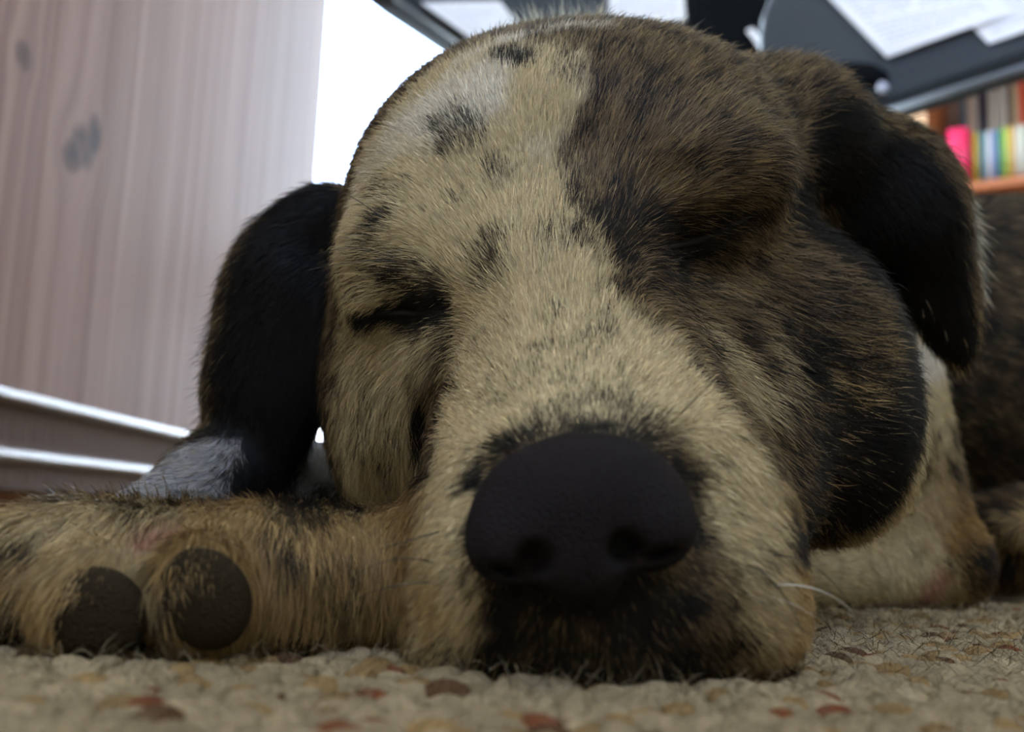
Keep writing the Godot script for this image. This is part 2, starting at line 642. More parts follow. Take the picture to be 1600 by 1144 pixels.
# ------------------------------------------------------------------ the room
func build_room() -> void:
	var plaster := mat(lin(0.62, 0.58, 0.52), 0.9, 0.3)
	var white := mat(lin(0.78, 0.78, 0.76), 0.5)
	# floor with its wool carpet
	var base := mat(lin(0.22, 0.17, 0.10), 0.95, 0.2)
	var cell := make_noise(FastNoiseLite.TYPE_CELLULAR, 0.06, 2, 3)
	base.heightmap_enabled = true
	base.heightmap_texture = noise_texture(cell, 256, 256)
	base.heightmap_scale = 0.6
	base.uv1_triplanar = true
	base.uv1_world_triplanar = true
	base.uv1_scale = Vector3.ONE * 4.0
	var floor_node := struct("floor", box(Vector3(-1.8, -0.15, -3.2), Vector3(2.2, -0.003, 0.8), 0.001), base)
	tag(floor_node, "cream looped wool carpet with rust and brown flecks", "floor")
	carpet(floor_node)
	tag(struct("ceiling", box(Vector3(-1.95, 2.4, -3.35), Vector3(2.35, 2.55, 0.95), 0.001), plaster), "plain pale ceiling above the room", "ceiling")
	tag(struct("wall_left", box(Vector3(-1.95, -0.15, -3.2), Vector3(-1.8, 2.4, 0.8), 0.001), plaster), "plain pale wall left of the cabinet", "wall")
	tag(struct("wall_right", box(Vector3(2.2, -0.15, -3.2), Vector3(2.35, 2.4, 0.8), 0.001), plaster), "plain pale wall right of the bookshelf", "wall")
	var st := bevel_box(Vector3(-1.95, -0.15, -3.35), Vector3(-1.55, 2.4, -3.2), 0.001)
	bevel_box(Vector3(0.1, -0.15, -3.35), Vector3(2.35, 2.4, -3.2), 0.001, st)
	bevel_box(Vector3(-1.55, 2.2, -3.35), Vector3(0.1, 2.4, -3.2), 0.001, st)
	bevel_box(Vector3(-1.55, -0.15, -3.35), Vector3(0.1, 0.03, -3.2), 0.001, st)
	tag(struct("wall_back", done(st), plaster), "pale back wall around the bright glazed door", "wall")
	st = bevel_box(Vector3(-1.95, -0.15, 0.8), Vector3(-1.35, 2.4, 0.95), 0.001)
	bevel_box(Vector3(1.25, -0.15, 0.8), Vector3(2.35, 2.4, 0.95), 0.001, st)
	bevel_box(Vector3(-1.35, 2.3, 0.8), Vector3(1.25, 2.4, 0.95), 0.001, st)
	bevel_box(Vector3(-1.35, -0.15, 0.8), Vector3(1.25, 1.4, 0.95), 0.001, st)  # the unseen opening above this piece is added for the fill light
	tag(struct("wall_front", done(st), plaster), "pale wall behind the viewer with an opening added for fill light", "wall")
	# the glazed door: frame and pane
	var glass := mat(Color(1, 1, 1, 0.06), 0.02)
	glass.transparency = BaseMaterial3D.TRANSPARENCY_ALPHA
	var d := Node3D.new()
	d.name = "door_1"
	add_child(d, true)
	tag(d, "tall glazed door, blown out white by daylight", "door", "", "structure")
	var x0 := -1.55
	var x1 := 0.1  # right part, hidden behind a chair, widened to brighten the cabinet side
	for r in [[x0, x0 + 0.05, 0.03, 2.2], [x1 - 0.03, x1, 0.03, 2.2], [x0 + 0.05, x1 - 0.03, 0.03, 0.10], [x0 + 0.05, x1 - 0.03, 2.14, 2.2]]:
		part("frame", box(Vector3(r[0], r[2], -3.31), Vector3(r[1], r[3], -3.25), 0.004), white, d)
	part("pane", box(Vector3(x0 + 0.05, 0.10, -3.283), Vector3(x1 - 0.03, 2.14, -3.279), 0.0005), glass, d)
	# the curtain beside it
	var cloth := mat(lin(0.62, 0.36, 0.22), 0.9, 0.2)
	cloth.backlight_enabled = true
	cloth.backlight = Color(0.8, 0.55, 0.4)
	st = SurfaceTool.new()
	st.begin(Mesh.PRIMITIVE_TRIANGLES)
	st.set_smooth_group(0)
	var n := 60
	for i in n:
		var q := []
		for k in [i, i + 1]:
			var x := lerpf(-0.215, -0.085, float(k) / n)
			for y in [0.03, 2.3]: q.append(Vector3(x, y, -3.10 + 0.02 * sin(k * 0.62) + 0.006 * sin(k * 1.7)))
		for dz in [0.0, 0.004]:
			var off := Vector3(0, 0, dz)
			_quad(st, [q[0] + off, q[2] + off, q[3] + off, q[1] + off], (q[0] + q[3]) / 2 + Vector3(0, 0, 0.002))
	var cu := part("curtain", done(st), cloth, self)
	tag(cu, "peach curtain gathered in front of the bright door, beside the grey chair edge", "curtain")

func carpet(parent: Node3D) -> void:
	# one tuft: a fat low loop of yarn
	var sp := SphereMesh.new()
	sp.radius = 0.5
	sp.height = 1.0
	sp.radial_segments = 10
	sp.rings = 6
	var spots := []
	var step := 0.0062
	var z := -0.11
	var row := 0
	while z > -1.25:
		var half := 0.56 * -z + 0.05
		var x := -half + (0.5 if row % 2 else 0.0) * step
		while x < half:
			spots.append(Vector3(x + rng.randfn() * 0.0012, 0, z + rng.randfn() * 0.0012))
			x += step
		z -= step * 0.86
		row += 1
	var mm := MultiMesh.new()
	mm.transform_format = MultiMesh.TRANSFORM_3D
	mm.use_colors = true
	mm.mesh = sp
	mm.instance_count = spots.size()
	var patchy := make_noise(FastNoiseLite.TYPE_SIMPLEX, 1.0, 2, 12)
	for i in spots.size():
		var p: Vector3 = spots[i]
		var s := 0.0078 + rng.randf() * 0.0026
		var b := Basis.from_euler(Vector3(rng.randfn() * 0.18, rng.randf() * TAU, rng.randfn() * 0.18)).scaled_local(Vector3(s * 1.25, s * (0.62 + rng.randf() * 0.2), s * 0.92))
		p.y = -0.0042 + rng.randfn() * 0.0005
		mm.set_instance_transform(i, Transform3D(b, p))
		var g := 0.85 + rng.randf() * 0.3 + 0.16 * patchy.get_noise_2d(p.x * 30.0, p.z * 30.0)
		var c := Color(0.235 * g, 0.18 * g, 0.105 * g)
		var pick := rng.randf()
		if pick < 0.03: c = Color(0.13, 0.045, 0.02)
		elif pick < 0.05: c = Color(0.075, 0.04, 0.02)
		elif pick < 0.2: c = Color(0.19 * g, 0.12 * g, 0.05 * g)
		mm.set_instance_color(i, c)
	var wool := mat(Color.WHITE, 0.95, 0.15)
	wool.vertex_color_use_as_albedo = true
	wool.heightmap_enabled = true
	var yarn := make_noise(FastNoiseLite.TYPE_SIMPLEX, 0.03, 3, 8)
	wool.heightmap_texture = noise_texture(yarn, 256, 256)
	wool.heightmap_scale = 0.12
	wool.uv1_triplanar = true
	wool.uv1_world_triplanar = true
	wool.uv1_scale = Vector3.ONE * 40.0
	var o := MultiMeshInstance3D.new()
	o.name = "carpet_loops"
	o.multimesh = mm
	o.material_override = wool
	o.set_meta("kind", "stuff")
	parent.add_child(o, true)
	# loose fibres standing out of the loops
	var fuzz := Fur.new()
	for i in spots.size():
		var p: Vector3 = spots[i]
		if p.z < -0.7: break
		for k in 3:
			var g := 0.8 + rng.randf() * 0.4
			var d := Vector3(rng.randfn(), rng.randf() * 0.7, rng.randfn()).normalized()
			fuzz.strand(p + Vector3(rng.randfn() * 0.0022, 0.0002, rng.randfn() * 0.0022), d, Vector3.UP, 0.003 + rng.randf() * 0.004, 0.00009, 0.3, rng.randf() * TAU, Color(0.235 * g, 0.18 * g, 0.105 * g), rng.randf())
	var fm := part("carpet_fuzz", fuzz.mesh(wool), null, parent)
	fm.material_override = null
	fm.set_meta("kind", "stuff")

# ------------------------------------------------------------------ the pine cabinet
func build_cabinet() -> void:
	var frame := Transform3D(Basis(Vector3(0.0185, 0, -0.99983), Vector3.UP, Vector3(0.99983, 0, 0.0185)), Vector3(-0.37777, 0, -0.75905))
	var c := thing("pine_cabinet", "tall pine cabinet side with upright grain and two dark knots, on a ridged plinth", "cabinet", frame)
	var xe: float = 0.9532
	var xs := -0.55
	var top := 1.35
	var im := pine_image(1024, 768, [[0.4252, 0.8069, 0.0088, 0.0157, 1.0], [0.4008, 0.833, 0.0109, 0.0117, 0.9], [0.4133, 0.8209, 0.0165, 0.0153, 0.7], [0.339, 0.7968, 0.0081, 0.0089, 0.5], [0.2127, 0.7488, 0.0096, 0.017, 0.7], [0.5502, 0.3699, 0.0248, 0.0214, 0.6]], Color(0.475, 0.35, 0.30), Color(0.62, 0.50, 0.445), 4)
	var tex := ImageTexture.create_from_image(im)
	var pine := mat(Color.WHITE, 0.62, 0.3)
	pine.albedo_texture = tex
	# glued boards of the side, joints just recessed
	var cuts := [xs, 0.00495, 0.10698, 0.34421, 0.69779, xe]
	for i in cuts.size() - 1:
		var st := SurfaceTool.new()
		st.begin(Mesh.PRIMITIVE_TRIANGLES)
		bevel_box(Vector3(cuts[i] + 0.0002, 0.110, -0.022), Vector3(cuts[i + 1] - 0.0002, top, 0.0), 0.0006, st)
		st.generate_normals()
		var md := MeshDataTool.new()
		var am := st.commit()
		md.create_from_surface(am, 0)
		for k in md.get_vertex_count():
			var v := md.get_vertex(k)
			md.set_vertex_uv(k, Vector2((v.x - xs) / (xe - xs), 1.0 - (v.y - 0.110) / (top - 0.110)))
		am.clear_surfaces()
		md.commit_to_surface(am)
		part("board", am, pine, c)
	var plain_pine := mat(lin(0.34, 0.20, 0.12), 0.5)
	part("carcass", box(Vector3(xs, 0.05, -0.48), Vector3(xe, top, -0.0225), 0.002), plain_pine, c)
	var lac := mat(lin(0.17, 0.115, 0.095), 0.34, 0.8)
	var cove_pine := mat(lin(0.15, 0.105, 0.09), 0.8, 0.2)
	cove_pine.heightmap_enabled = true
	cove_pine.heightmap_texture = noise_texture(make_noise(FastNoiseLite.TYPE_SIMPLEX, 0.02, 2, 22), 256, 256)
	cove_pine.heightmap_scale = 0.15
	cove_pine.uv1_triplanar = true
	cove_pine.uv1_scale = Vector3(30, 4, 4)
	lac.heightmap_enabled = true
	lac.heightmap_texture = noise_texture(make_noise(FastNoiseLite.TYPE_SIMPLEX, 0.02, 3, 21), 512, 512)
	lac.heightmap_scale = 0.12
	lac.uv1_triplanar = true
	lac.uv1_scale = Vector3(24, 5, 5)
	part("plinth_board", moulding(PackedVector2Array([Vector2(0.035, -0.02), Vector2(0.035, 0.003), Vector2(0.037, 0.005), Vector2(0.056, 0.005), Vector2(0.056, -0.02)]), xs, xe), cove_pine, c)
	part("ridge", moulding(ridge_profile(0.0555, 0.0675, 0.012), xs, xe), lac, c)
	part("cove", moulding(PackedVector2Array([Vector2(0.067, -0.02), Vector2(0.067, 0.003), Vector2(0.072, 0.001), Vector2(0.096, 0.001), Vector2(0.1015, 0.003), Vector2(0.1015, -0.02)]), xs, xe), cove_pine, c)
	part("ridge", moulding(ridge_profile(0.100, 0.111, 0.012), xs, xe), lac, c)
	part("kick_board", box(Vector3(xs, 0.0, -0.06), Vector3(xe - 0.01, 0.05, -0.025), 0.001), mat(lin(0.30, 0.11, 0.03), 0.55), c)

func ridge_profile(y0: float, y1: float, out: float) -> PackedVector2Array:
	var p := PackedVector2Array([Vector2(y0, -0.02)])
	for i in 11:
		var a := -PI / 2 + PI * i / 10
		p.append(Vector2((y0 + y1) / 2 + sin(a) * (y1 - y0) / 2, out - (y1 - y0) / 2 + cos(a) * (y1 - y0) / 2))
	p.append(Vector2(y1, -0.02))
	return p

# ------------------------------------------------------------------ the dog
func build_dog() -> void:
	var dog := thing("dog", "sleeping puppy with brindle and cream face and black drooping ears, chin on the carpet", "dog")
	patch(TAN, 0.9, 0.0213, Vector3(-0.1117, 0.0178, -0.2275), Vector3(-0.0837, 0.0175, -0.2288))
	patch(TAN, 0.9, 0.0217, Vector3(-0.0837, 0.0175, -0.2288), Vector3(-0.0538, 0.0168, -0.2355))
	patch(TAN, 0.9, 0.0221, Vector3(-0.0538, 0.0168, -0.2355), Vector3(-0.0202, 0.0211, -0.2353))
	patch(RUST, 0.55, 0.0175, Vector3(-0.0647, 0.0226, -0.2256), Vector3(-0.021, 0.0282, -0.2396))
	patch(TAN, 0.9, 0.0091, Vector3(-0.1148, 0.0272, -0.2361), Vector3(-0.0987, 0.0304, -0.2449))
	patch(TAN, 0.9, 0.0093, Vector3(-0.0987, 0.0304, -0.2449), Vector3(-0.0711, 0.03, -0.2456))
	patch(TAN, 0.9, 0.0093, Vector3(-0.0711, 0.03, -0.2456), Vector3(-0.0453, 0.0299, -0.2482))
	patch(TAN, 0.9, 0.0095, Vector3(-0.0453, 0.0299, -0.2482), Vector3(-0.024, 0.0326, -0.2525))
	patch(CREAM, 0.6, 0.0075, Vector3(-0.1163, 0.0267, -0.2346), Vector3(-0.1021, 0.0292, -0.2423))
	patch(CREAM, 0.6, 0.0077, Vector3(-0.1021, 0.0292, -0.2423), Vector3(-0.0831, 0.0295, -0.2447))
	patch(CREAM, 0.6, 0.0058, Vector3(-0.0981, 0.0212, -0.228), Vector3(-0.0831, 0.0201, -0.2343))
	patch(CREAM, 0.6, 0.0057, Vector3(-0.0831, 0.0201, -0.2343), Vector3(-0.0775, 0.0097, -0.2253))
	patch(DARK, 0.8, 0.0052, Vector3(-0.0537, 0.0021, -0.2397), Vector3(-0.047, 0.0012, -0.2433))  # shadow beside the paw, painted in as dark hair
	patch(DARK, 0.55, 0.0044, Vector3(-0.111, 0.022, -0.231), Vector3(-0.1069, 0.022, -0.2345))
	patch(DARK, 0.5, 0.0045, Vector3(-0.0542, 0.0269, -0.2404), Vector3(-0.0476, 0.0213, -0.2392))
	patch(DARK, 0.2, 0.0076, Vector3(-0.0406, 0.0199, -0.243), Vector3(-0.0344, 0.0079, -0.2472))
	patch(DARK, 0.6, 0.0037, Vector3(-0.0391, 0.032, -0.2582), Vector3(-0.0402, 0.0342, -0.3334))
	patch(DARK, 0.7, 0.0062, Vector3(-0.0871, 0.0083, -0.2217), Vector3(-0.064, 0.0125, -0.2215))
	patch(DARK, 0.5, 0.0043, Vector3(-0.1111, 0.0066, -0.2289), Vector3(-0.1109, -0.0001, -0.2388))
	patch(PINK, 0.8, 0.0039, Vector3(-0.0834, 0.0255, -0.2399), Vector3(-0.0779, 0.0266, -0.2412))
	patch(TAN, 1, 0.0356, Vector3(0.1876, 0.1184, -0.4612), Vector3(0.1308, 0.0597, -0.3285))
	patch(TAN, 1, 0.0343, Vector3(0.1308, 0.0597, -0.3285), Vector3(0.1772, 0.0271, -0.4467))
	patch(TAN, 1, 0.0192, Vector3(0.0679, 0.0217, -0.2347), Vector3(0.2, 0.0142, -0.4483))
	patch(CREAM, 0.85, 0.0279, Vector3(0.1892, 0.1001, -0.4588), Vector3(0.1349, 0.0559, -0.3334))
	patch(CREAM, 0.85, 0.0271, Vector3(0.1349, 0.0559, -0.3334), Vector3(0.1772, 0.0271, -0.4467))
	patch(CREAM, 0.85, 0.0302, Vector3(0.1772, 0.0271, -0.4467), Vector3(0.1378, 0.0128, -0.4294))
	patch(CREAM, 0.8, 0.0153, Vector3(0.1343, 0.0907, -0.3358), Vector3(0.1918, 0.0942, -0.4584))
	patch(WHITE, 1, 0.0104, Vector3(0.1565, 0.1156, -0.3781), Vector3(0.1956, 0.1129, -0.4628))
	patch(DARK, 0.55, 0.0024, Vector3(0.1356, 0.0623, -0.333), Vector3(0.1387, 0.0606, -0.3373))
	patch(DARK, 0.5, 0.0029, Vector3(0.1863, 0.06, -0.4536), Vector3(0.1877, 0.0572, -0.453))
	patch(DARK, 0.35, 0.0034, Vector3(0.1782, 0.0258, -0.4459), Vector3(0.1793, 0.024, -0.4451))
	patch(DARK, 0.6, 0.0036, Vector3(0.1919, 0.0181, -0.4456), Vector3(0.2017, 0.0247, -0.4483))
	patch(PINK, 0.8, 0.0045, Vector3(0.1843, 0.0053, -0.4479), Vector3(0.1905, 0.0139, -0.4458))
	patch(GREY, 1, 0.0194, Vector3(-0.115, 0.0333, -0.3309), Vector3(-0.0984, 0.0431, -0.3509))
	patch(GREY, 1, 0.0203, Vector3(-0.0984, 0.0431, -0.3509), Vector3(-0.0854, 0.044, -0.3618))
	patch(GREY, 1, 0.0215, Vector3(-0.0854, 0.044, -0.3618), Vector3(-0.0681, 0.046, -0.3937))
	patch(DARK, 0.85, 0.0081, Vector3(-0.0509, 0.0331, -0.2515), Vector3(-0.0669, 0.0361, -0.3909))
	patch(DARK, 0.4, 0.0075, Vector3(-0.0882, 0.0316, -0.2497), Vector3(-0.1005, 0.0341, -0.3457))
	patch(RUST, 1, 0.0269, Vector3(0.2155, 0.0284, -0.4563), Vector3(0.2511, 0.0349, -0.4919))
	patch(TAN, 0.8, 0.0106, Vector3(0.2463, 0.0347, -0.4947), Vector3(0.2513, 0.038, -0.4921))
	patch(DARK, 0.8, 0.012, Vector3(0.2102, 0.0199, -0.4517), Vector3(0.2581, 0.0161, -0.5069))
	patch(DARK, 0.8, 0.0282, Vector3(0.2382, 0.0469, -0.5171), Vector3(1.2202, 0.1485, -2.4438))
	patch(DARK, 1, 0.0177, Vector3(-0.0786, 0.144, -0.3618), Vector3(-0.0876, 0.1159, -0.3581))
	patch(DARK, 1, 0.0174, Vector3(-0.0876, 0.1159, -0.3581), Vector3(-0.0927, 0.0852, -0.36))
	patch(DARK, 1, 0.0173, Vector3(-0.0927, 0.0852, -0.36), Vector3(-0.0935, 0.0575, -0.3624))
	patch(DARK, 1, 0.0171, Vector3(-0.0935, 0.0575, -0.3624), Vector3(-0.0883, 0.0348, -0.3577))
	patch(DARK, 1, 0.0139, Vector3(-0.0779, 0.1114, -0.3578), Vector3(-0.0782, 0.0764, -0.36))
	patch(DARK, 1, 0.0139, Vector3(-0.0782, 0.0764, -0.36), Vector3(-0.0821, 0.0535, -0.3644))
	patch(DARK, 0.6, 0.0135, Vector3(0.093, 0.1761, -0.3315), Vector3(0.1079, 0.1732, -0.3402))
	patch(DARK, 1, 0.0187, Vector3(0.1167, 0.1687, -0.3462), Vector3(0.1397, 0.1496, -0.3587))
	patch(DARK, 1, 0.0191, Vector3(0.1397, 0.1496, -0.3587), Vector3(0.1551, 0.1349, -0.365))
	patch(DARK, 0.99, 0.0155, Vector3(0.0999, 0.1411, -0.3365), Vector3(0.1175, 0.1258, -0.3364))
	patch(DARK, 0.99, 0.0162, Vector3(0.1175, 0.1258, -0.3364), Vector3(0.1445, 0.1312, -0.3719))
	patch(DARK, 0.99, 0.0098, Vector3(0.164, 0.1247, -0.3724), Vector3(0.1729, 0.1045, -0.3825))
	patch(DARK, 0.99, 0.0088, Vector3(0.1506, 0.1266, -0.3722), Vector3(0.1639, 0.109, -0.3815))
	patch(DARK, 1, 0.0118, Vector3(0.1396, 0.169, -0.3575), Vector3(0.1508, 0.1519, -0.3568))
	patch(GREY, 0.95, 0.0089, Vector3(-0.1238, 0.0319, -0.3271), Vector3(-0.1156, 0.0421, -0.3431))  # grey fur again, with the sheen of the door light put into the colour
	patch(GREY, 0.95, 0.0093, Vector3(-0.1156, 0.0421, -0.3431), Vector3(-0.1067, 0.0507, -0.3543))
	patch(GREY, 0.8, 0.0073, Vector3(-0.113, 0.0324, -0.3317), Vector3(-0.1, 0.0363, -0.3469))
	patch(DARK, 0.35, 0.0055, Vector3(-0.0903, 0.0315, -0.249), Vector3(-0.1068, 0.0327, -0.3382))
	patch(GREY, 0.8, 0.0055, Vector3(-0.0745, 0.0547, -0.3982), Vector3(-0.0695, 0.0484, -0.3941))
	patch(CREAM, 1, 0.0199, Vector3(-0.0515, 0.1819, -0.3722), Vector3(-0.0439, 0.1908, -0.3709))
	patch(CREAM, 1, 0.0199, Vector3(-0.0439, 0.1908, -0.3709), Vector3(-0.0319, 0.2023, -0.3692))
	patch(CREAM, 1, 0.0199, Vector3(-0.0319, 0.2023, -0.3692), Vector3(-0.0148, 0.2104, -0.368))
	patch(CREAM, 1, 0.0199, Vector3(-0.0148, 0.2104, -0.368), Vector3(0.0073, 0.2114, -0.3628))
	patch(WHITE, 0.55, 0.0149, Vector3(-0.051, 0.1831, -0.3721), Vector3(-0.0319, 0.2023, -0.3692))  # rim light on the upper left head outline, painted as white hair
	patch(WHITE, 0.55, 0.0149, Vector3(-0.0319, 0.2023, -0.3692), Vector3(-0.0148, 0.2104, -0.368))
	patch(CREAM, 1, 0.0184, Vector3(-0.0015, 0.163, -0.2903), Vector3(-0.0085, 0.1434, -0.2879))
	patch(CREAM, 1, 0.0178, Vector3(-0.0085, 0.1434, -0.2879), Vector3(-0.0018, 0.1191, -0.2788))
	patch(CREAM, 1, 0.0168, Vector3(-0.0018, 0.1191, -0.2788), Vector3(0.0084, 0.0964, -0.2612))
	patch(CREAM, 1, 0.0158, Vector3(0.0084, 0.0964, -0.2612), Vector3(0.0109, 0.0823, -0.2507))
	patch(CREAM, 1, 0.0161, Vector3(-0.0195, 0.1655, -0.2976), Vector3(-0.0392, 0.1465, -0.3046))
	patch(CREAM, 1, 0.0161, Vector3(-0.0392, 0.1465, -0.3046), Vector3(-0.0478, 0.1266, -0.3025))
	patch(CREAM, 1, 0.0104, Vector3(-0.0537, 0.1296, -0.3164), Vector3(-0.0483, 0.1426, -0.3138))
	patch(CREAM, 1, 0.0103, Vector3(-0.0483, 0.1426, -0.3138), Vector3(-0.0378, 0.1556, -0.3062))
	patch(CREAM, 1, 0.0102, Vector3(-0.0378, 0.1556, -0.3062), Vector3(-0.0261, 0.1689, -0.3034))
	patch(CREAM, 1, 0.0102, Vector3(-0.0261, 0.1689, -0.3034), Vector3(-0.014, 0.1754, -0.301))
	patch(WHITE, 0.6, 0.0147, Vector3(-0.0035, 0.1631, -0.2908), Vector3(-0.0189, 0.1554, -0.2934))  # pale forehead fur, whitened further to stand for cool door light
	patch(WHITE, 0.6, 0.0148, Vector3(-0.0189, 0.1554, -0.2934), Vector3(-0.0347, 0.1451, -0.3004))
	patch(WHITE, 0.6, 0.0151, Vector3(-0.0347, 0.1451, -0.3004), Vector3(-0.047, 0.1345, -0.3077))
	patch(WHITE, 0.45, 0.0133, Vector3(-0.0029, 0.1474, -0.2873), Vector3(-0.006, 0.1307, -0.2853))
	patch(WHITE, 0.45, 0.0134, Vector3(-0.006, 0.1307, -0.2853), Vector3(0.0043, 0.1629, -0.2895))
	patch(CREAM, 1, 0.0107, Vector3(0.0047, 0.1519, -0.2875), Vector3(0.0062, 0.1679, -0.2913))
	patch(CREAM, 1, 0.0227, Vector3(-0.0096, 0.1264, -0.2847), Vector3(-0.0246, 0.1211, -0.2883))
	patch(CREAM, 1, 0.023, Vector3(-0.0246, 0.1211, -0.2883), Vector3(-0.0406, 0.1222, -0.2942))
	patch(CREAM, 1, 0.0118, Vector3(-0.0503, 0.113, -0.2985), Vector3(-0.0515, 0.0985, -0.3056))
	patch(CREAM, 0.9, 0.0201, Vector3(-0.0315, 0.1037, -0.2903), Vector3(-0.0076, 0.0888, -0.2697))
	patch(CREAM, 0.95, 0.0202, Vector3(-0.0401, 0.0797, -0.3107), Vector3(-0.0428, 0.0483, -0.3226))
	patch(CREAM, 1, 0.0202, Vector3(0.0109, 0.0784, -0.2475), Vector3(0.0137, 0.0639, -0.2342))
	patch(CREAM, 1, 0.0187, Vector3(-0.003, 0.0645, -0.2442), Vector3(0.034, 0.0686, -0.2401))
	patch(CREAM, 0.9, 0.0108, Vector3(-0.0124, 0.0585, -0.2509), Vector3(-0.0149, 0.0359, -0.2332))
	patch(CREAM, 0.9, 0.0101, Vector3(-0.0149, 0.0359, -0.2332), Vector3(-0.0159, 0.0188, -0.2275))
	patch(CREAM, 0.9, 0.0099, Vector3(-0.0159, 0.0188, -0.2275), Vector3(-0.0144, 0.0036, -0.228))
	patch(TAN, 0.5, 0.0065, Vector3(-0.0197, 0.0254, -0.2353), Vector3(-0.0164, 0.0146, -0.2283))
	patch(TAN, 0.5, 0.0063, Vector3(-0.0164, 0.0146, -0.2283), Vector3(-0.0114, 0.0013, -0.2263))
	patch(CREAM, 0.9, 0.0092, Vector3(0.0442, 0.0665, -0.2446), Vector3(0.0517, 0.0504, -0.2352))
	patch(CREAM, 0.9, 0.0088, Vector3(0.0517, 0.0504, -0.2352), Vector3(0.0542, 0.0328, -0.2268))
	patch(CREAM, 0.9, 0.0085, Vector3(0.0542, 0.0328, -0.2268), Vector3(0.0567, 0.0163, -0.225))
	patch(CREAM, 0.8, 0.0075, Vector3(0.0571, 0.0836, -0.2864), Vector3(0.0736, 0.0701, -0.2928))
	patch(CREAM, 0.5, 0.0058, Vector3(0.0795, 0.087, -0.3011), Vector3(0.0837, 0.0751, -0.2987))
	patch(RUST, 0.5, 0.0108, Vector3(-0.0395, 0.0443, -0.3231), Vector3(-0.022, 0.0342, -0.2467))
	patch(DARK, 0.5, 0.008, Vector3(0.016, 0.1696, -0.2918), Vector3(0.0383, 0.1778, -0.2983))
	patch(DARK, 0.5, 0.0081, Vector3(0.0383, 0.1778, -0.2983), Vector3(0.0597, 0.1772, -0.3041))
	patch(DARK, 0.5, 0.0076, Vector3(0.0258, 0.1572, -0.2884), Vector3(0.0231, 0.1357, -0.285))
	patch(DARK, 0.5, 0.0074, Vector3(0.0231, 0.1357, -0.285), Vector3(0.0192, 0.1195, -0.2774))
	patch(DARK, 0.45, 0.0115, Vector3(0.0454, 0.161, -0.2906), Vector3(0.0692, 0.1431, -0.2838))
	patch(DARK, 0.9, 0.0078, Vector3(0.0256, 0.1157, -0.2764), Vector3(0.0444, 0.1139, -0.2911))
	patch(DARK, 0.9, 0.0081, Vector3(0.0444, 0.1139, -0.2911), Vector3(0.0583, 0.1193, -0.2942))
	patch(DARK, 0.85, 0.005, Vector3(0.0583, 0.1193, -0.2942), Vector3(0.0729, 0.1281, -0.2946))
	patch(DARK, 0.8, 0.0073, Vector3(0.033, 0.1025, -0.2746), Vector3(0.0473, 0.098, -0.2847))
	patch(DARK, 0.5, 0.0081, Vector3(0.0127, 0.1094, -0.2692), Vector3(0.0355, 0.1158, -0.2819))
	patch(DARK, 0.5, 0.0052, Vector3(0.0517, 0.0951, -0.2881), Vector3(0.0571, 0.0836, -0.2864))
	patch(DARK, 0.45, 0.0119, Vector3(0.0746, 0.1317, -0.2901), Vector3(0.0892, 0.1084, -0.3143))
	patch(DARK, 0.8, 0.0222, Vector3(0.0984, 0.0855, -0.3116), Vector3(0.1055, 0.0699, -0.3151))
	patch(DARK, 0.94, 0.0171, Vector3(0.0981, 0.0533, -0.3111), Vector3(0.1113, 0.0543, -0.3207))
	patch(DARK, 0.75, 0.0096, Vector3(0.127, 0.1026, -0.3303), Vector3(0.1338, 0.0815, -0.3324))
	patch(DARK, 0.75, 0.0095, Vector3(0.1338, 0.0815, -0.3324), Vector3(0.1263, 0.0613, -0.3249))
	patch(DARK, 0.85, 0.0083, Vector3(0.1149, 0.0383, -0.3316), Vector3(0.1232, 0.053, -0.3253))
	patch(DARK, 0.9, 0.0063, Vector3(0.0663, 0.0311, -0.2342), Vector3(0.1074, 0.0306, -0.3411))
	patch(DARK, 0.985, 0.0143, Vector3(0.1418, 0.1275, -0.3779), Vector3(0.1318, 0.0946, -0.3336))
	patch(DARK, 0.985, 0.0132, Vector3(0.1318, 0.0946, -0.3336), Vector3(0.1305, 0.0765, -0.3278))
	patch(DARK, 0.985, 0.0129, Vector3(0.1305, 0.0765, -0.3278), Vector3(0.1238, 0.0591, -0.3238))
	patch(DARK, 0.985, 0.0128, Vector3(0.1238, 0.0591, -0.3238), Vector3(0.1159, 0.0425, -0.3282))
	patch(DARK, 0.9, 0.0119, Vector3(0.0893, 0.0372, -0.3016), Vector3(0.1048, 0.0399, -0.326))
	patch(DARK, 0.55, 0.0094, Vector3(0.0837, 0.0651, -0.2953), Vector3(0.0807, 0.0515, -0.2911))
	patch(DARK, 1, 0.0034, Vector3(-0.049, 0.0921, -0.3091), Vector3(-0.0377, 0.0924, -0.3005))
	patch(DARK, 1, 0.0033, Vector3(-0.0377, 0.0924, -0.3005), Vector3(-0.0287, 0.0924, -0.2988))
	patch(DARK, 0.97, 0.0069, Vector3(-0.0307, 0.0924, -0.2992), Vector3(-0.0203, 0.0918, -0.2882))
	patch(DARK, 0.7, 0.0056, Vector3(-0.0214, 0.0973, -0.2857), Vector3(-0.0191, 0.0898, -0.2859))
	patch(DARK, 0.8, 0.0066, Vector3(-0.0344, 0.103, -0.2918), Vector3(-0.0254, 0.097, -0.2895))
	patch(DARK, 0.65, 0.0042, Vector3(-0.0403, 0.12, -0.2933), Vector3(-0.0438, 0.112, -0.2938))
	patch(DARK, 0.65, 0.0042, Vector3(-0.0438, 0.112, -0.2938), Vector3(-0.0374, 0.1032, -0.293))
	patch(DARK, 0.35, 0.0078, Vector3(-0.0479, 0.1015, -0.3001), Vector3(-0.0394, 0.097, -0.2966))
	patch(DARK, 0.4, 0.0071, Vector3(-0.0267, 0.0813, -0.2931), Vector3(-0.0207, 0.0823, -0.2865))
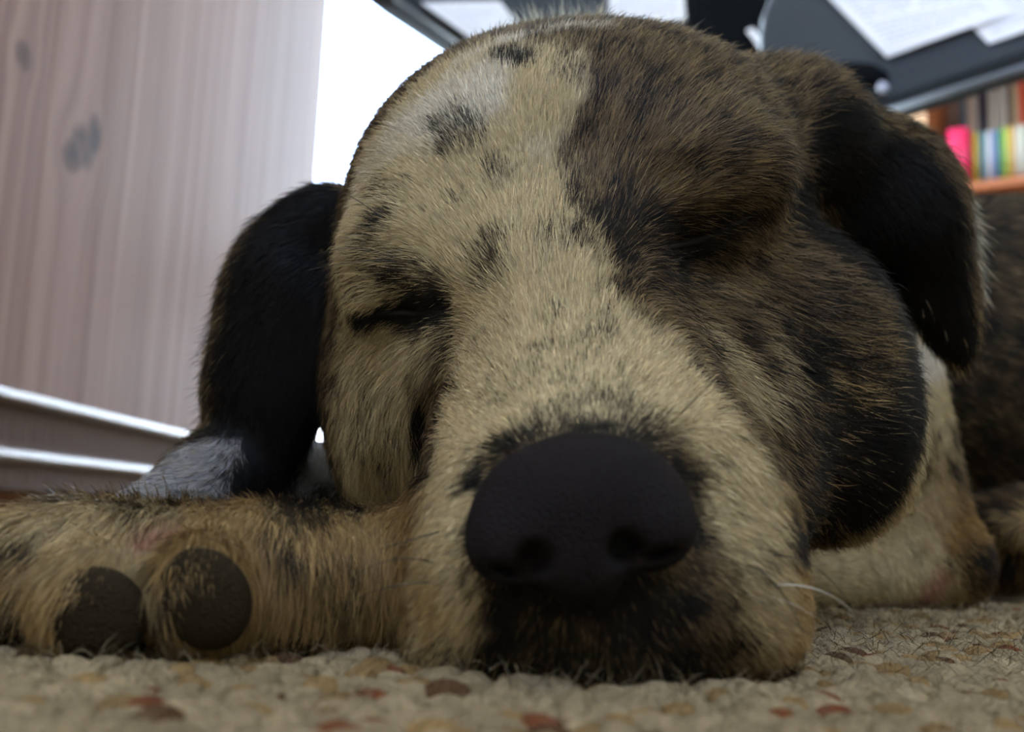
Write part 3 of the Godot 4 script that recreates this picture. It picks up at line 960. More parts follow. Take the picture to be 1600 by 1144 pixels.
	patch(DARK, 0.6, 0.007, Vector3(-0.0226, 0.1514, -0.2943), Vector3(-0.0164, 0.1462, -0.2906))
	patch(DARK, 0.55, 0.0027, Vector3(-0.0241, 0.1418, -0.2934), Vector3(-0.021, 0.1404, -0.2919))
	patch(DARK, 0.35, 0.0045, Vector3(-0.0071, 0.1346, -0.2866), Vector3(-0.005, 0.1306, -0.2851))
	patch(WHITE, 0.6, 0.0029, Vector3(-0.0203, 0.1754, -0.3043), Vector3(-0.0042, 0.1831, -0.3035))  # thin rim of back light along the crown, painted white
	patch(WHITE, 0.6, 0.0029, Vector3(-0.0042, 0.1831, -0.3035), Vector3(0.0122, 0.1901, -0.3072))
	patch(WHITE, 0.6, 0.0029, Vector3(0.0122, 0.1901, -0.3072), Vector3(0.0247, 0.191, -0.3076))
	patch(DARK, 0.85, 0.0048, Vector3(-0.0069, 0.1751, -0.298), Vector3(-0.0008, 0.1726, -0.2948))
	patch(DARK, 0.5, 0.0068, Vector3(-0.0076, 0.1069, -0.2734), Vector3(-0.0064, 0.0998, -0.2702))
	patch(DARK, 0.3, 0.0042, Vector3(-0.0173, 0.127, -0.2876), Vector3(-0.0209, 0.1229, -0.2875))
	patch(DARK, 0.5, 0.0039, Vector3(0.0206, 0.0825, -0.2496), Vector3(0.022, 0.0787, -0.2464))
	patch(DARK, 0.45, 0.0021, Vector3(0.0109, 0.0843, -0.2523), Vector3(0.0101, 0.0823, -0.2509))
	patch(DARK, 0.4, 0.0059, Vector3(-0.042, 0.1324, -0.3007), Vector3(-0.0372, 0.1288, -0.2955))
	patch(DARK, 0.2, 0.0074, Vector3(-0.0465, 0.0721, -0.3167), Vector3(-0.0484, 0.0562, -0.3228))
	patch(DARK, 0.22, 0.0072, Vector3(-0.0372, 0.0637, -0.3111), Vector3(-0.035, 0.0444, -0.3192))
	patch(DARK, 0.85, 0.0039, Vector3(-0.0258, 0.0629, -0.2982), Vector3(-0.0273, 0.052, -0.3076))  # dark hair painted along the cheek fold to deepen its shade
	patch(DARK, 0.85, 0.0035, Vector3(-0.0273, 0.052, -0.3076), Vector3(-0.0191, 0.041, -0.2502))
	patch(DARK, 0.6, 0.0026, Vector3(-0.0202, 0.0714, -0.2881), Vector3(-0.0252, 0.0629, -0.2978))
	patch(DARK, 0.16, 0.0093, Vector3(-0.0014, 0.0644, -0.2428), Vector3(0.0123, 0.071, -0.2409))
	patch(DARK, 0.16, 0.0092, Vector3(0.0123, 0.071, -0.2409), Vector3(0.0242, 0.0642, -0.2335))
	patch(DARK, 0.6, 0.0055, Vector3(0.0078, 0.0541, -0.2287), Vector3(0.0237, 0.0576, -0.2279))
	patch(DARK, 0.6, 0.0055, Vector3(0.0237, 0.0576, -0.2279), Vector3(0.0309, 0.0534, -0.2265))
	patch(DARK, 0.9, 0.0044, Vector3(-0.007, 0.0405, -0.2307), Vector3(-0.0007, 0.048, -0.2306))
	patch(DARK, 0.9, 0.0043, Vector3(-0.0007, 0.048, -0.2306), Vector3(0.0134, 0.0517, -0.2232))
	patch(DARK, 0.9, 0.0043, Vector3(0.0134, 0.0517, -0.2232), Vector3(0.0307, 0.0503, -0.2245))
	patch(DARK, 0.9, 0.0043, Vector3(0.0307, 0.0503, -0.2245), Vector3(0.0397, 0.0422, -0.2261))
	patch(DARK, 0.9, 0.0042, Vector3(0.0397, 0.0422, -0.2261), Vector3(0.0413, 0.031, -0.2223))
	patch(DARK, 0.9, 0.0028, Vector3(-0.0077, 0.0304, -0.2239), Vector3(-0.0051, 0.021, -0.2209))
	patch(DARK, 0.9, 0.0027, Vector3(-0.0051, 0.021, -0.2209), Vector3(0.0006, 0.0153, -0.2187))
	patch(DARK, 1, 0.0144, Vector3(0.009, 0.0338, -0.2074), Vector3(0.0208, 0.033, -0.2068))
	patch(DARK, 0.93, 0.0067, Vector3(0.0021, 0.0123, -0.2191), Vector3(0.0196, 0.0098, -0.2153))
	patch(DARK, 0.93, 0.0067, Vector3(0.0196, 0.0098, -0.2153), Vector3(0.0354, 0.0151, -0.2146))
	patch(DARK, 0.95, 0.0053, Vector3(0.0059, 0.0165, -0.2149), Vector3(0.0283, 0.0195, -0.2123))
	patch(DARK, 0.9, 0.0054, Vector3(-0.003, 0.0019, -0.2242), Vector3(0.016, 0.0009, -0.2174))
	patch(DARK, 0.9, 0.0054, Vector3(0.016, 0.0009, -0.2174), Vector3(0.0346, 0.0037, -0.217))
	patch(DARK, 0.9, 0.0054, Vector3(0.0346, 0.0037, -0.217), Vector3(0.0465, 0.0053, -0.2227))
	patch(DARK, 0.6, 0.0048, Vector3(0.0413, 0.0216, -0.218), Vector3(0.0475, 0.0109, -0.2209))
	patch(DARK, 0.45, 0.0026, Vector3(0.0481, 0.0479, -0.2322), Vector3(0.0485, 0.0442, -0.2307))
	patch(DARK, 0.4, 0.002, Vector3(0.051, 0.0377, -0.2283), Vector3(0.0515, 0.0356, -0.2275))
	patch(DARK, 0.4, 0.0023, Vector3(0.0576, 0.0274, -0.226), Vector3(0.0567, 0.0218, -0.2249))
	patch(DARK, 0.5, 0.0042, Vector3(-0.0129, 0.0025, -0.2269), Vector3(-0.0057, 0.0003, -0.2251))
	patch(DARK, 0.35, 0.0027, Vector3(0.0641, 0.0668, -0.2839), Vector3(0.0562, 0.0541, -0.2418))
	lie(Vector3(0.015, 0.0573, -0.2284), Vector3(0.02, 0.80, -0.60), 0.0035)
	lie(Vector3(0.0093, 0.071, -0.2419), Vector3(-0.06, 0.76, -0.65), 0.005)
	lie(Vector3(-0.0058, 0.0578, -0.2416), Vector3(-0.42, 0.40, -0.81), 0.004)
	lie(Vector3(0.0366, 0.0636, -0.2364), Vector3(0.47, 0.48, -0.74), 0.005)
	lie(Vector3(0.0093, 0.0883, -0.2559), Vector3(-0.03, 0.80, -0.60), 0.007)
	lie(Vector3(0.0074, 0.1069, -0.2675), Vector3(-0.00, 0.75, -0.66), 0.008)
	lie(Vector3(0.0072, 0.1309, -0.2843), Vector3(0.02, 0.96, -0.28), 0.006)
	lie(Vector3(0.0102, 0.1585, -0.2882), Vector3(0.14, 0.97, -0.20), 0.006)
	lie(Vector3(-0.0067, 0.1475, -0.2879), Vector3(-0.29, 0.94, -0.18), 0.005)
	lie(Vector3(-0.0323, 0.1421, -0.2979), Vector3(-0.55, 0.61, -0.57), 0.005)
	lie(Vector3(-0.0168, 0.1204, -0.2852), Vector3(-0.45, 0.77, -0.45), 0.006)
	lie(Vector3(-0.0464, 0.1314, -0.3046), Vector3(-0.89, 0.12, -0.43), 0.008)
	lie(Vector3(-0.0196, 0.1024, -0.283), Vector3(-0.43, 0.83, -0.35), 0.008)
	lie(Vector3(-0.0354, 0.1039, -0.2918), Vector3(-0.93, 0.10, -0.36), 0.008)
	lie(Vector3(-0.0479, 0.1087, -0.297), Vector3(-0.74, -0.05, -0.68), 0.009)
	lie(Vector3(-0.0515, 0.0967, -0.3064), Vector3(-0.61, -0.58, -0.54), 0.009)
	lie(Vector3(-0.0355, 0.0944, -0.2974), Vector3(-0.84, -0.15, -0.52), 0.006)
	lie(Vector3(-0.0213, 0.0938, -0.2873), Vector3(-0.54, -0.15, -0.83), 0.006)
	lie(Vector3(-0.0401, 0.0835, -0.3093), Vector3(-0.39, -0.59, -0.71), 0.009)
	lie(Vector3(-0.0264, 0.0773, -0.2918), Vector3(-0.30, -0.84, -0.45), 0.008)
	lie(Vector3(-0.0441, 0.0642, -0.318), Vector3(-0.07, -0.98, -0.21), 0.009)
	lie(Vector3(-0.0395, 0.0463, -0.3222), Vector3(-0.09, -0.88, -0.46), 0.009)
	lie(Vector3(-0.0304, 0.0519, -0.3087), Vector3(0.23, -0.95, -0.22), 0.008)
	lie(Vector3(-0.0089, 0.0807, -0.2647), Vector3(-0.24, 0.36, -0.90), 0.007)
	lie(Vector3(0.0251, 0.1004, -0.2675), Vector3(0.17, 0.73, -0.66), 0.008)
	lie(Vector3(0.0278, 0.1273, -0.2827), Vector3(0.17, 0.93, -0.32), 0.009)
	lie(Vector3(0.0354, 0.1532, -0.2875), Vector3(0.41, 0.87, -0.27), 0.01)
	lie(Vector3(0.0555, 0.1621, -0.2922), Vector3(0.58, 0.59, -0.56), 0.011)
	lie(Vector3(0.0467, 0.1345, -0.2843), Vector3(0.78, 0.62, 0.14), 0.009)
	lie(Vector3(0.0636, 0.1351, -0.2839), Vector3(0.98, 0.10, -0.18), 0.01)
	lie(Vector3(0.0763, 0.1278, -0.2966), Vector3(0.70, -0.50, -0.50), 0.01)
	lie(Vector3(0.0478, 0.1195, -0.2896), Vector3(0.96, 0.21, -0.20), 0.007)
	lie(Vector3(0.0615, 0.1225, -0.2911), Vector3(0.77, 0.28, -0.57), 0.007)
	lie(Vector3(0.064, 0.1087, -0.3025), Vector3(0.83, -0.51, -0.21), 0.009)
	lie(Vector3(0.0443, 0.0943, -0.2771), Vector3(0.78, -0.49, -0.38), 0.008)
	lie(Vector3(0.0622, 0.0888, -0.293), Vector3(0.76, -0.45, -0.48), 0.009)
	lie(Vector3(0.0837, 0.1008, -0.3093), Vector3(0.83, -0.54, -0.16), 0.011)
	lie(Vector3(0.1008, 0.0878, -0.3127), Vector3(0.91, -0.27, -0.32), 0.012)
	lie(Vector3(0.1174, 0.0874, -0.3194), Vector3(0.85, -0.05, -0.52), 0.015)
	lie(Vector3(0.1171, 0.0688, -0.3194), Vector3(0.92, -0.00, -0.39), 0.014)
	lie(Vector3(0.1018, 0.0497, -0.3167), Vector3(0.71, -0.13, -0.69), 0.012)
	lie(Vector3(0.1026, 0.0337, -0.3325), Vector3(0.53, -0.26, -0.81), 0.01)
	lie(Vector3(0.0733, 0.0662, -0.2915), Vector3(0.68, -0.73, -0.10), 0.009)
	lie(Vector3(0.0524, 0.0444, -0.2317), Vector3(0.58, -0.74, 0.33), 0.007)
	lie(Vector3(0.0554, 0.0273, -0.2254), Vector3(0.78, -0.61, -0.09), 0.007)
	lie(Vector3(0.0584, 0.0149, -0.2259), Vector3(0.74, -0.54, -0.40), 0.008)
	lie(Vector3(-0.0153, 0.0388, -0.2359), Vector3(-0.49, -0.87, 0.02), 0.006)
	lie(Vector3(-0.0166, 0.0187, -0.2285), Vector3(-0.43, -0.63, -0.65), 0.007)
	lie(Vector3(-0.013, 0.0052, -0.2266), Vector3(-0.41, -0.78, -0.47), 0.007)
	lie(Vector3(0.0197, 0.0064, -0.2163), Vector3(0.15, -0.95, -0.28), 0.004)
	lie(Vector3(0.0051, 0.0054, -0.2197), Vector3(-0.20, -0.85, -0.49), 0.005)
	lie(Vector3(0.0371, 0.0084, -0.2161), Vector3(0.50, -0.75, -0.44), 0.005)
	lie(Vector3(-0.0072, 0.0332, -0.2249), Vector3(-0.71, -0.54, -0.45), 0.0035)
	lie(Vector3(0.0412, 0.0408, -0.2266), Vector3(0.90, -0.19, -0.40), 0.004)
	lie(Vector3(-0.083, 0.1389, -0.3618), Vector3(-0.91, -0.41, -0.09), 0.009)
	lie(Vector3(-0.095, 0.1159, -0.3596), Vector3(-0.58, -0.80, -0.16), 0.009)
	lie(Vector3(-0.1059, 0.0901, -0.3641), Vector3(-0.44, -0.85, -0.28), 0.009)
	lie(Vector3(-0.0917, 0.0668, -0.3615), Vector3(0.03, -0.98, -0.18), 0.008)
	lie(Vector3(-0.081, 0.0856, -0.3592), Vector3(0.06, -1.00, -0.05), 0.007)
	lie(Vector3(-0.0886, 0.0392, -0.3576), Vector3(0.16, -0.98, -0.08), 0.008)
	lie(Vector3(0.0924, 0.1816, -0.3335), Vector3(0.65, 0.53, -0.55), 0.013)
	lie(Vector3(0.1163, 0.1706, -0.345), Vector3(0.83, -0.14, -0.54), 0.012)
	lie(Vector3(0.144, 0.1567, -0.3571), Vector3(0.63, -0.77, 0.05), 0.01)
	lie(Vector3(0.1427, 0.1349, -0.3671), Vector3(0.58, -0.54, -0.61), 0.009)
	lie(Vector3(0.1667, 0.1249, -0.373), Vector3(0.44, -0.79, -0.43), 0.01)
	lie(Vector3(0.1152, 0.1453, -0.3639), Vector3(0.64, -0.68, -0.37), 0.01)
	lie(Vector3(-0.1087, 0.0263, -0.2375), Vector3(-0.18, -0.60, 0.78), 0.013)
	lie(Vector3(-0.0883, 0.0256, -0.2391), Vector3(0.14, -0.52, 0.84), 0.014)
	lie(Vector3(-0.0652, 0.0239, -0.227), Vector3(0.19, -0.68, 0.70), 0.012)
	lie(Vector3(-0.0501, 0.0198, -0.2375), Vector3(0.02, -0.97, 0.24), 0.011)
	lie(Vector3(-0.0297, 0.0246, -0.2509), Vector3(0.02, -0.87, 0.49), 0.009)
	lie(Vector3(-0.0875, 0.0123, -0.2217), Vector3(-0.31, -0.90, 0.30), 0.008)
	lie(Vector3(-0.0653, 0.0132, -0.221), Vector3(0.49, -0.85, -0.21), 0.008)
	lie(Vector3(0.1871, 0.1122, -0.4603), Vector3(-0.44, -0.69, -0.58), 0.008)
	lie(Vector3(0.1343, 0.06, -0.3317), Vector3(0.38, -0.72, -0.59), 0.008)
	lie(Vector3(0.1716, 0.0269, -0.4469), Vector3(0.28, -0.78, 0.56), 0.007)
	lie(Vector3(0.2, 0.0142, -0.4483), Vector3(0.48, -0.76, -0.44), 0.007)
	lie(Vector3(0.1377, 0.0102, -0.4291), Vector3(0.93, -0.15, -0.34), 0.007)
	lie(Vector3(-0.1086, 0.0447, -0.3477), Vector3(-0.66, -0.41, 0.63), 0.007)
	lie(Vector3(-0.0731, 0.0507, -0.392), Vector3(-0.19, -0.29, 0.94), 0.007)
	lie(Vector3(0.2463, 0.0347, -0.4947), Vector3(-0.05, -0.73, -0.68), 0.012)
	var s := Sculpt.new()
	s.form(Vector3(0.0089, 0.1451, -0.3554), Vector3(0.072, 0.062, 0.07), Quaternion(0.0723, -0.0116, 0.1586, 0.9846), 0.03)
	s.form(Vector3(0.0544, 0.1602, -0.3603), Vector3(0.047, 0.043, 0.055), Quaternion(0.0731, 0.0049, -0.067, 0.9951), 0.03)
	s.limb(Vector3(0.0332, 0.1333, -0.4097), Vector3(0.0786, 0.1319, -0.4908), 0.06, 0.07, 0.03)
	s.form(Vector3(0.0209, 0.207, -0.3989), Vector3(0.032, 0.026, 0.028), Quaternion(0.0732, -0.0015, 0.02, 0.9971), 0.012)
	s.form(Vector3(-0.0243, 0.115, -0.3174), Vector3(0.033, 0.024, 0.026), Quaternion(0.0518, 0.2086, 0.1032, 0.9712), 0.016)
	s.form(Vector3(0.051, 0.1373, -0.3101), Vector3(0.036, 0.024, 0.026), Quaternion(0.1012, -0.1993, 0.1419, 0.9643), 0.016)
	s.form(Vector3(-0.0392, 0.0799, -0.357), Vector3(0.0275, 0.056, 0.046), Quaternion(0.0735, 0.0874, 0.0003, 0.9935), 0.02)
	s.form(Vector3(0.0995, 0.0912, -0.3634), Vector3(0.0415, 0.052, 0.05), Quaternion(0.0805, -0.0931, 0.0828, 0.9889), 0.02)
	s.form(Vector3(0.1112, 0.0609, -0.3598), Vector3(0.032, 0.034, 0.036), Quaternion(0.0712, -0.0173, 0.2354, 0.9691), 0.02)
	s.form(Vector3(0.0132, 0.0899, -0.31), Vector3(0.036, 0.036, 0.048), Quaternion(-0.1435, -0.0308, 0.1026, 0.9838), 0.024)
	s.form(Vector3(0.019, 0.0619, -0.2889), Vector3(0.041, 0.039, 0.044), Quaternion(-0.1006, -0.022, 0.087, 0.9909), 0.018)
	s.form(Vector3(0.0674, 0.0781, -0.3269), Vector3(0.026, 0.036, 0.034), Quaternion(0.098, -0.2642, 0.0844, 0.9558), 0.02)
	s.form(Vector3(0.0755, 0.0486, -0.3161), Vector3(0.019, 0.03, 0.036), Quaternion(0.0845, -0.1779, 0.0584, 0.9787), 0.02)
	s.form(Vector3(-0.0215, 0.0647, -0.3137), Vector3(0.011, 0.03, 0.026), Quaternion(0.0747, 0.1742, -0.0019, 0.9819), 0.014)
	s.form(Vector3(0.0219, 0.0379, -0.2702), Vector3(0.043, 0.038, 0.048), Quaternion(-0.0574, -0.0147, 0.0709, 0.9957), 0.015)
	s.form(Vector3(0.0244, 0.018, -0.2549), Vector3(0.0415, 0.025, 0.042), Quaternion(0.0732, -0.0034, 0.0461, 0.9962), 0.012)
	s.form(Vector3(-0.0085, 0.0196, -0.2597), Vector3(0.015, 0.029, 0.036), Quaternion(0.0732, -0.0002, 0.0026, 0.9973), 0.012)
	s.form(Vector3(0.0573, 0.0276, -0.2677), Vector3(0.017, 0.033, 0.04), Quaternion(0.0731, -0.004, 0.0548, 0.9958), 0.012)
	s.form(Vector3(-0.0076, 0.0017, -0.2573), Vector3(0.014, 0.01, 0.03), Quaternion(0.0732, -0.0015, 0.02, 0.9971), 0.01)
	s.form(Vector3(0.0573, 0.0103, -0.2631), Vector3(0.015, 0.01, 0.034), Quaternion(0.0729, -0.0066, 0.0895, 0.9933), 0.01)
	s.form(Vector3(0.0242, 0.0048, -0.2488), Vector3(0.029, 0.012, 0.03), Quaternion(0.0732, -0.0027, 0.0374, 0.9966), 0.01)
	s.form(Vector3(0.016, 0.0321, -0.2215), Vector3(0.021, 0.018, 0.015), Quaternion(0.0729, -0.0066, 0.0895, 0.9933), 0.008)
	s.crease(Vector3(-0.0103, 0.0899, -0.2671), Vector3(-0.0184, 0.0854, -0.2772), 0.011, 0.005)
	s.crease(Vector3(0.0312, 0.1025, -0.2678), Vector3(0.0356, 0.097, -0.2665), 0.012, 0.0055)
	s.crease(Vector3(-0.0313, 0.0895, -0.2965), Vector3(-0.0442, 0.091, -0.3067), 0.009, 0.0025)
	s.crease(Vector3(0.0543, 0.1159, -0.2931), Vector3(0.0694, 0.1241, -0.292), 0.01, 0.003)
	s.crease(Vector3(-0.0179, 0.0753, -0.2768), Vector3(-0.0234, 0.0614, -0.2832), 0.009, 0.0045)
	s.crease(Vector3(-0.0234, 0.0614, -0.2832), Vector3(-0.0265, 0.0477, -0.3002), 0.009, 0.0045)
	s.crease(Vector3(0.0729, 0.0656, -0.2863), Vector3(0.078, 0.0548, -0.2867), 0.009, 0.0035)
	s.crease(Vector3(0.0095, 0.0958, -0.2586), Vector3(0.0087, 0.1177, -0.273), 0.011, 0.0022)
	s.crease(Vector3(0.0087, 0.1177, -0.273), Vector3(0.0101, 0.1473, -0.2857), 0.011, 0.0022)
	s.form(Vector3(-0.0366, 0.0965, -0.3104), Vector3(0.015, 0.0095, 0.013), Quaternion(0.0594, 0.1675, 0.0838, 0.9805), 0.006)
	s.form(Vector3(0.0561, 0.1229, -0.3034), Vector3(0.016, 0.0095, 0.013), Quaternion(0.1015, -0.1832, 0.1606, 0.9646), 0.006)
	s.crease(Vector3(-0.0494, 0.0917, -0.3074), Vector3(-0.0394, 0.0921, -0.2993), 0.0017, 0.0028)
	s.crease(Vector3(-0.0394, 0.0921, -0.2993), Vector3(-0.0295, 0.0917, -0.2973), 0.0017, 0.0028)
	s.crease(Vector3(-0.0295, 0.0917, -0.2973), Vector3(-0.0184, 0.0917, -0.2839), 0.0017, 0.0028)
	s.crease(Vector3(0.0352, 0.109, -0.2792), Vector3(0.0484, 0.1151, -0.2928), 0.0018, 0.0028)
	s.crease(Vector3(0.0484, 0.1151, -0.2928), Vector3(0.0599, 0.1195, -0.2925), 0.0018, 0.0028)
	s.crease(Vector3(0.0599, 0.1195, -0.2925), Vector3(0.0717, 0.1268, -0.2939), 0.0018, 0.0028)
	s.crease(Vector3(-0.0489, 0.1051, -0.2987), Vector3(-0.0376, 0.1105, -0.291), 0.0035, 0.001)
	s.crease(Vector3(-0.0376, 0.1105, -0.291), Vector3(-0.0239, 0.1097, -0.286), 0.0035, 0.001)
	s.crease(Vector3(0.0392, 0.1303, -0.2843), Vector3(0.0521, 0.1352, -0.2827), 0.004, 0.001)
	s.crease(Vector3(0.0521, 0.1352, -0.2827), Vector3(0.0654, 0.135, -0.2835), 0.004, 0.001)
	s.crease(Vector3(-0.0201, 0.0711, -0.2859), Vector3(-0.0255, 0.0608, -0.2961), 0.0028, 0.0032)
	s.crease(Vector3(-0.0255, 0.0608, -0.2961), Vector3(-0.0271, 0.0518, -0.3046), 0.0028, 0.0032)
	s.crease(Vector3(-0.0271, 0.0518, -0.3046), Vector3(-0.0196, 0.0421, -0.2472), 0.0028, 0.0032)
	s.crease(Vector3(-0.0527, 0.0807, -0.3209), Vector3(-0.0534, 0.0645, -0.3249), 0.003, 0.0016)
	s.crease(Vector3(-0.0534, 0.0645, -0.3249), Vector3(-0.0505, 0.0483, -0.3294), 0.003, 0.0016)
	s.crease(Vector3(-0.0422, 0.0798, -0.3118), Vector3(-0.045, 0.064, -0.317), 0.003, 0.001)
	s.crease(Vector3(-0.045, 0.064, -0.317), Vector3(-0.0394, 0.0463, -0.3211), 0.003, 0.001)
	s.crease(Vector3(0.0664, 0.0893, -0.2948), Vector3(0.0735, 0.0757, -0.2923), 0.0035, 0.002)
	s.crease(Vector3(0.0735, 0.0757, -0.2923), Vector3(0.0755, 0.0586, -0.289), 0.0035, 0.002)
	s.crease(Vector3(0.0545, 0.0847, -0.2827), Vector3(0.0644, 0.0707, -0.2854), 0.003, 0.0012)
	s.crease(Vector3(0.0644, 0.0707, -0.2854), Vector3(0.0568, 0.0508, -0.2379), 0.003, 0.0012)
	s.crease(Vector3(0.0862, 0.0924, -0.3074), Vector3(0.0904, 0.0761, -0.3049), 0.004, 0.0012)
	s.crease(Vector3(0.0186, 0.0126, -0.2131), Vector3(0.0197, 0.0005, -0.2168), 0.002, 0.003)
	s.form(Vector3(-0.0858, 0.1223, -0.376), Vector3(0.0215, 0.027, 0.01), Quaternion(0.0711, 0.0175, -0.2387, 0.9683), 0.015)
	s.form(Vector3(-0.0918, 0.087, -0.3711), Vector3(0.0225, 0.043, 0.01), Quaternion(0.0684, -0.1278, -0.0415, 0.9886), 0.015)
	s.form(Vector3(-0.095, 0.0657, -0.3753), Vector3(0.019, 0.03, 0.009), Quaternion(0.084, -0.1362, 0.0792, 0.9839), 0.01)
	s.form(Vector3(-0.0943, 0.0421, -0.3828), Vector3(0.01, 0.017, 0.007), Quaternion(0.073, -0.0053, 0.0722, 0.9947), 0.008)
	s.form(Vector3(-0.0844, 0.0677, -0.3679), Vector3(0.0125, 0.022, 0.006), Quaternion(0.0731, 0.0049, -0.067, 0.9951), 0.004)
	s.form(Vector3(-0.0757, 0.1413, -0.3732), Vector3(0.011, 0.015, 0.01), Quaternion(0.0693, 0.0237, -0.3222, 0.9438), 0.012)
	s.form(Vector3(0.1008, 0.1826, -0.362), Vector3(0.029, 0.0245, 0.022), Quaternion(0.0587, -0.0747, -0.1592, 0.9827), 0.02)
	s.form(Vector3(0.1354, 0.1665, -0.3725), Vector3(0.036, 0.025, 0.013), Quaternion(0.0041, -0.135, -0.3694, 0.9194), 0.02)
	s.form(Vector3(0.1608, 0.1407, -0.3814), Vector3(0.014, 0.037, 0.009), Quaternion(0.0903, -0.1799, 0.0926, 0.9751), 0.02)
	s.form(Vector3(0.1533, 0.1391, -0.3816), Vector3(0.013, 0.022, 0.009), Quaternion(0.0756, -0.1746, 0.007, 0.9817), 0.012)
	s.form(Vector3(0.1743, 0.1183, -0.3877), Vector3(0.0085, 0.022, 0.006), Quaternion(0.0732, -0.0027, 0.0374, 0.9966), 0.01)
	s.limb(Vector3(0.1846, 0.1342, -0.4804), Vector3(0.1918, 0.0269, -0.476), 0.017, 0.027, 0.015)
	s.limb(Vector3(0.2079, 0.0174, -0.4723), Vector3(0.1187, 0.0089, -0.4382), 0.017, 0.015, 0.015)
	s.limb(Vector3(0.2502, 0.0277, -0.5264), Vector3(0.3173, 0.0363, -0.5656), 0.024, 0.03, 0.01)
	s.form(Vector3(0.2603, 0.0381, -0.5097), Vector3(0.022, 0.01, 0.02), Quaternion(0.0732, -0.0015, 0.02, 0.9971), 0.008)
	s.limb(Vector3(-0.1091, 0.0145, -0.2514), Vector3(-0.0567, 0.014, -0.2555), 0.0175, 0.0175, 0.01)
	s.limb(Vector3(-0.0567, 0.014, -0.2555), Vector3(-0.0082, 0.0151, -0.2806), 0.0175, 0.02, 0.01)
	s.form(Vector3(-0.0929, 0.0097, -0.2339), Vector3(0.012, 0.014, 0.014), Quaternion(0.0732, -0.0015, 0.02, 0.9971), 0.006)
	s.form(Vector3(-0.0686, 0.0127, -0.2345), Vector3(0.012, 0.014, 0.014), Quaternion(0.0732, -0.0015, 0.02, 0.9971), 0.006)
	s.form(Vector3(-0.1171, 0.0134, -0.2394), Vector3(0.011, 0.014, 0.015), Quaternion(0.0732, -0.0015, 0.02, 0.9971), 0.006)
	s.limb(Vector3(-0.1208, 0.0258, -0.3346), Vector3(-0.1053, 0.0362, -0.3735), 0.01, 0.021, 0.01)
	s.limb(Vector3(-0.1053, 0.0362, -0.3735), Vector3(-0.0726, 0.0351, -0.4243), 0.021, 0.024, 0.01)
	s.limb(Vector3(-0.0568, 0.029, -0.4504), Vector3(-0.0083, 0.0724, -0.5097), 0.019, 0.038, 0.015)
	s.mesh(0.0026, Vector3(-0.14081, -0.004, -0.60558), Vector3(0.35733, 0.24301, -0.19644))
	var torso := Sculpt.new()
	torso.limb(Vector3(0.0332, 0.1333, -0.4097), Vector3(0.0884, 0.1399, -0.5301), 0.058, 0.08, 0.04)
	torso.limb(Vector3(0.1176, 0.1341, -0.5714), Vector3(0.5885, 0.1749, -0.8686), 0.08, 0.165, 0.04)
	torso.mesh(0.008, Vector3(-0.03478, -0.004, -1.04358), Vector3(0.75, 0.34995, -0.34175))
	var hide := mat(Color.WHITE, 0.8, 0.2)
	hide.vertex_color_use_as_albedo = true
	var hair := mat(Color.WHITE, 0.5, 0.25)
	hair.vertex_color_use_as_albedo = true
	hair.backlight_enabled = true
	hair.backlight = Color(0.7, 0.7, 0.7)
	var body := ArrayMesh.new()
	var fur := Fur.new()
	var nose_ball := ball(Vector3(0.01621, 0.03206, -0.22455), 0.0188)
	var bare := [nose_ball, ball(Vector3(-0.0879, 0.00777, -0.22381), 0.0072), ball(Vector3(-0.06462, 0.01222, -0.22359), 0.0072)]
	for k in 2:
		var q: Sculpt = [s, torso][k]
		var light := PackedVector3Array()
		var share := PackedFloat32Array()
		var way := PackedVector3Array()
		var length := PackedFloat32Array()
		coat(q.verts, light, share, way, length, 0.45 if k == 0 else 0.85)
		if k == 1:
			for i in way.size():
				way[i] = Vector3(0.85, -0.35, -0.3)
				length[i] = 0.014
		var cols := PackedColorArray()
		cols.resize(q.verts.size())
		for i in cols.size():
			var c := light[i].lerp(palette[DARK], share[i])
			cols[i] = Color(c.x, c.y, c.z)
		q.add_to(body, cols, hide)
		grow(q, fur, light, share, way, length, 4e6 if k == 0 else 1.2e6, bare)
	var bm := part("body", body, null, dog)
	bm.material_override = null
	print("body verts ", s.verts.size(), " torso ", torso.verts.size(), " strands ", fur.f.size() / 9)
	# hackles behind the crown, fringe behind the ear; colours raised to carry back light
	fringe(fur, Vector3(0.00654, 0.22578, -0.39103), Vector3(0.03421, 0.22845, -0.39064), Vector3(-0.0401, 0.9885, 0.146), 0.5, 0.0155, 420, palette[WHITE] * 1.5, 0.0018, 0.0016 * 0.1)
	fringe(fur, Vector3(0.00786, 0.22584, -0.39102), Vector3(0.03421, 0.22845, -0.39064), Vector3(0.0595, 0.9875, 0.1458), 0.55, 0.014, 260, palette[GREY] * 1.5, 0.002, 0.0016 * 0.1)
	fringe(fur, Vector3(0.00131, 0.22145, -0.38662), Vector3(0.01048, 0.22646, -0.39093), Vector3(-0.5167, 0.847, 0.1251), 0.35, 0.017, 110, palette[WHITE] * 1.5, 0.0015, 0.0016 * 0.1)
	fringe(fur, Vector3(0.03384, 0.22507, -0.38608), Vector3(0.06097, 0.2225, -0.37635), Vector3(0.1566, 0.9771, 0.1443), 0.45, 0.011, 160, palette[WHITE] * 1.5, 0.0012, 0.0016 * 0.1)
	fringe(fur, Vector3(0.17358, 0.17138, -0.38593), Vector3(0.18026, 0.15574, -0.39026), Vector3(0.3974, -0.887, -0.2351), 0.25, 0.014, 1100, palette[WHITE] * 1.5, 0.0008, 0.0016 * 0.1)
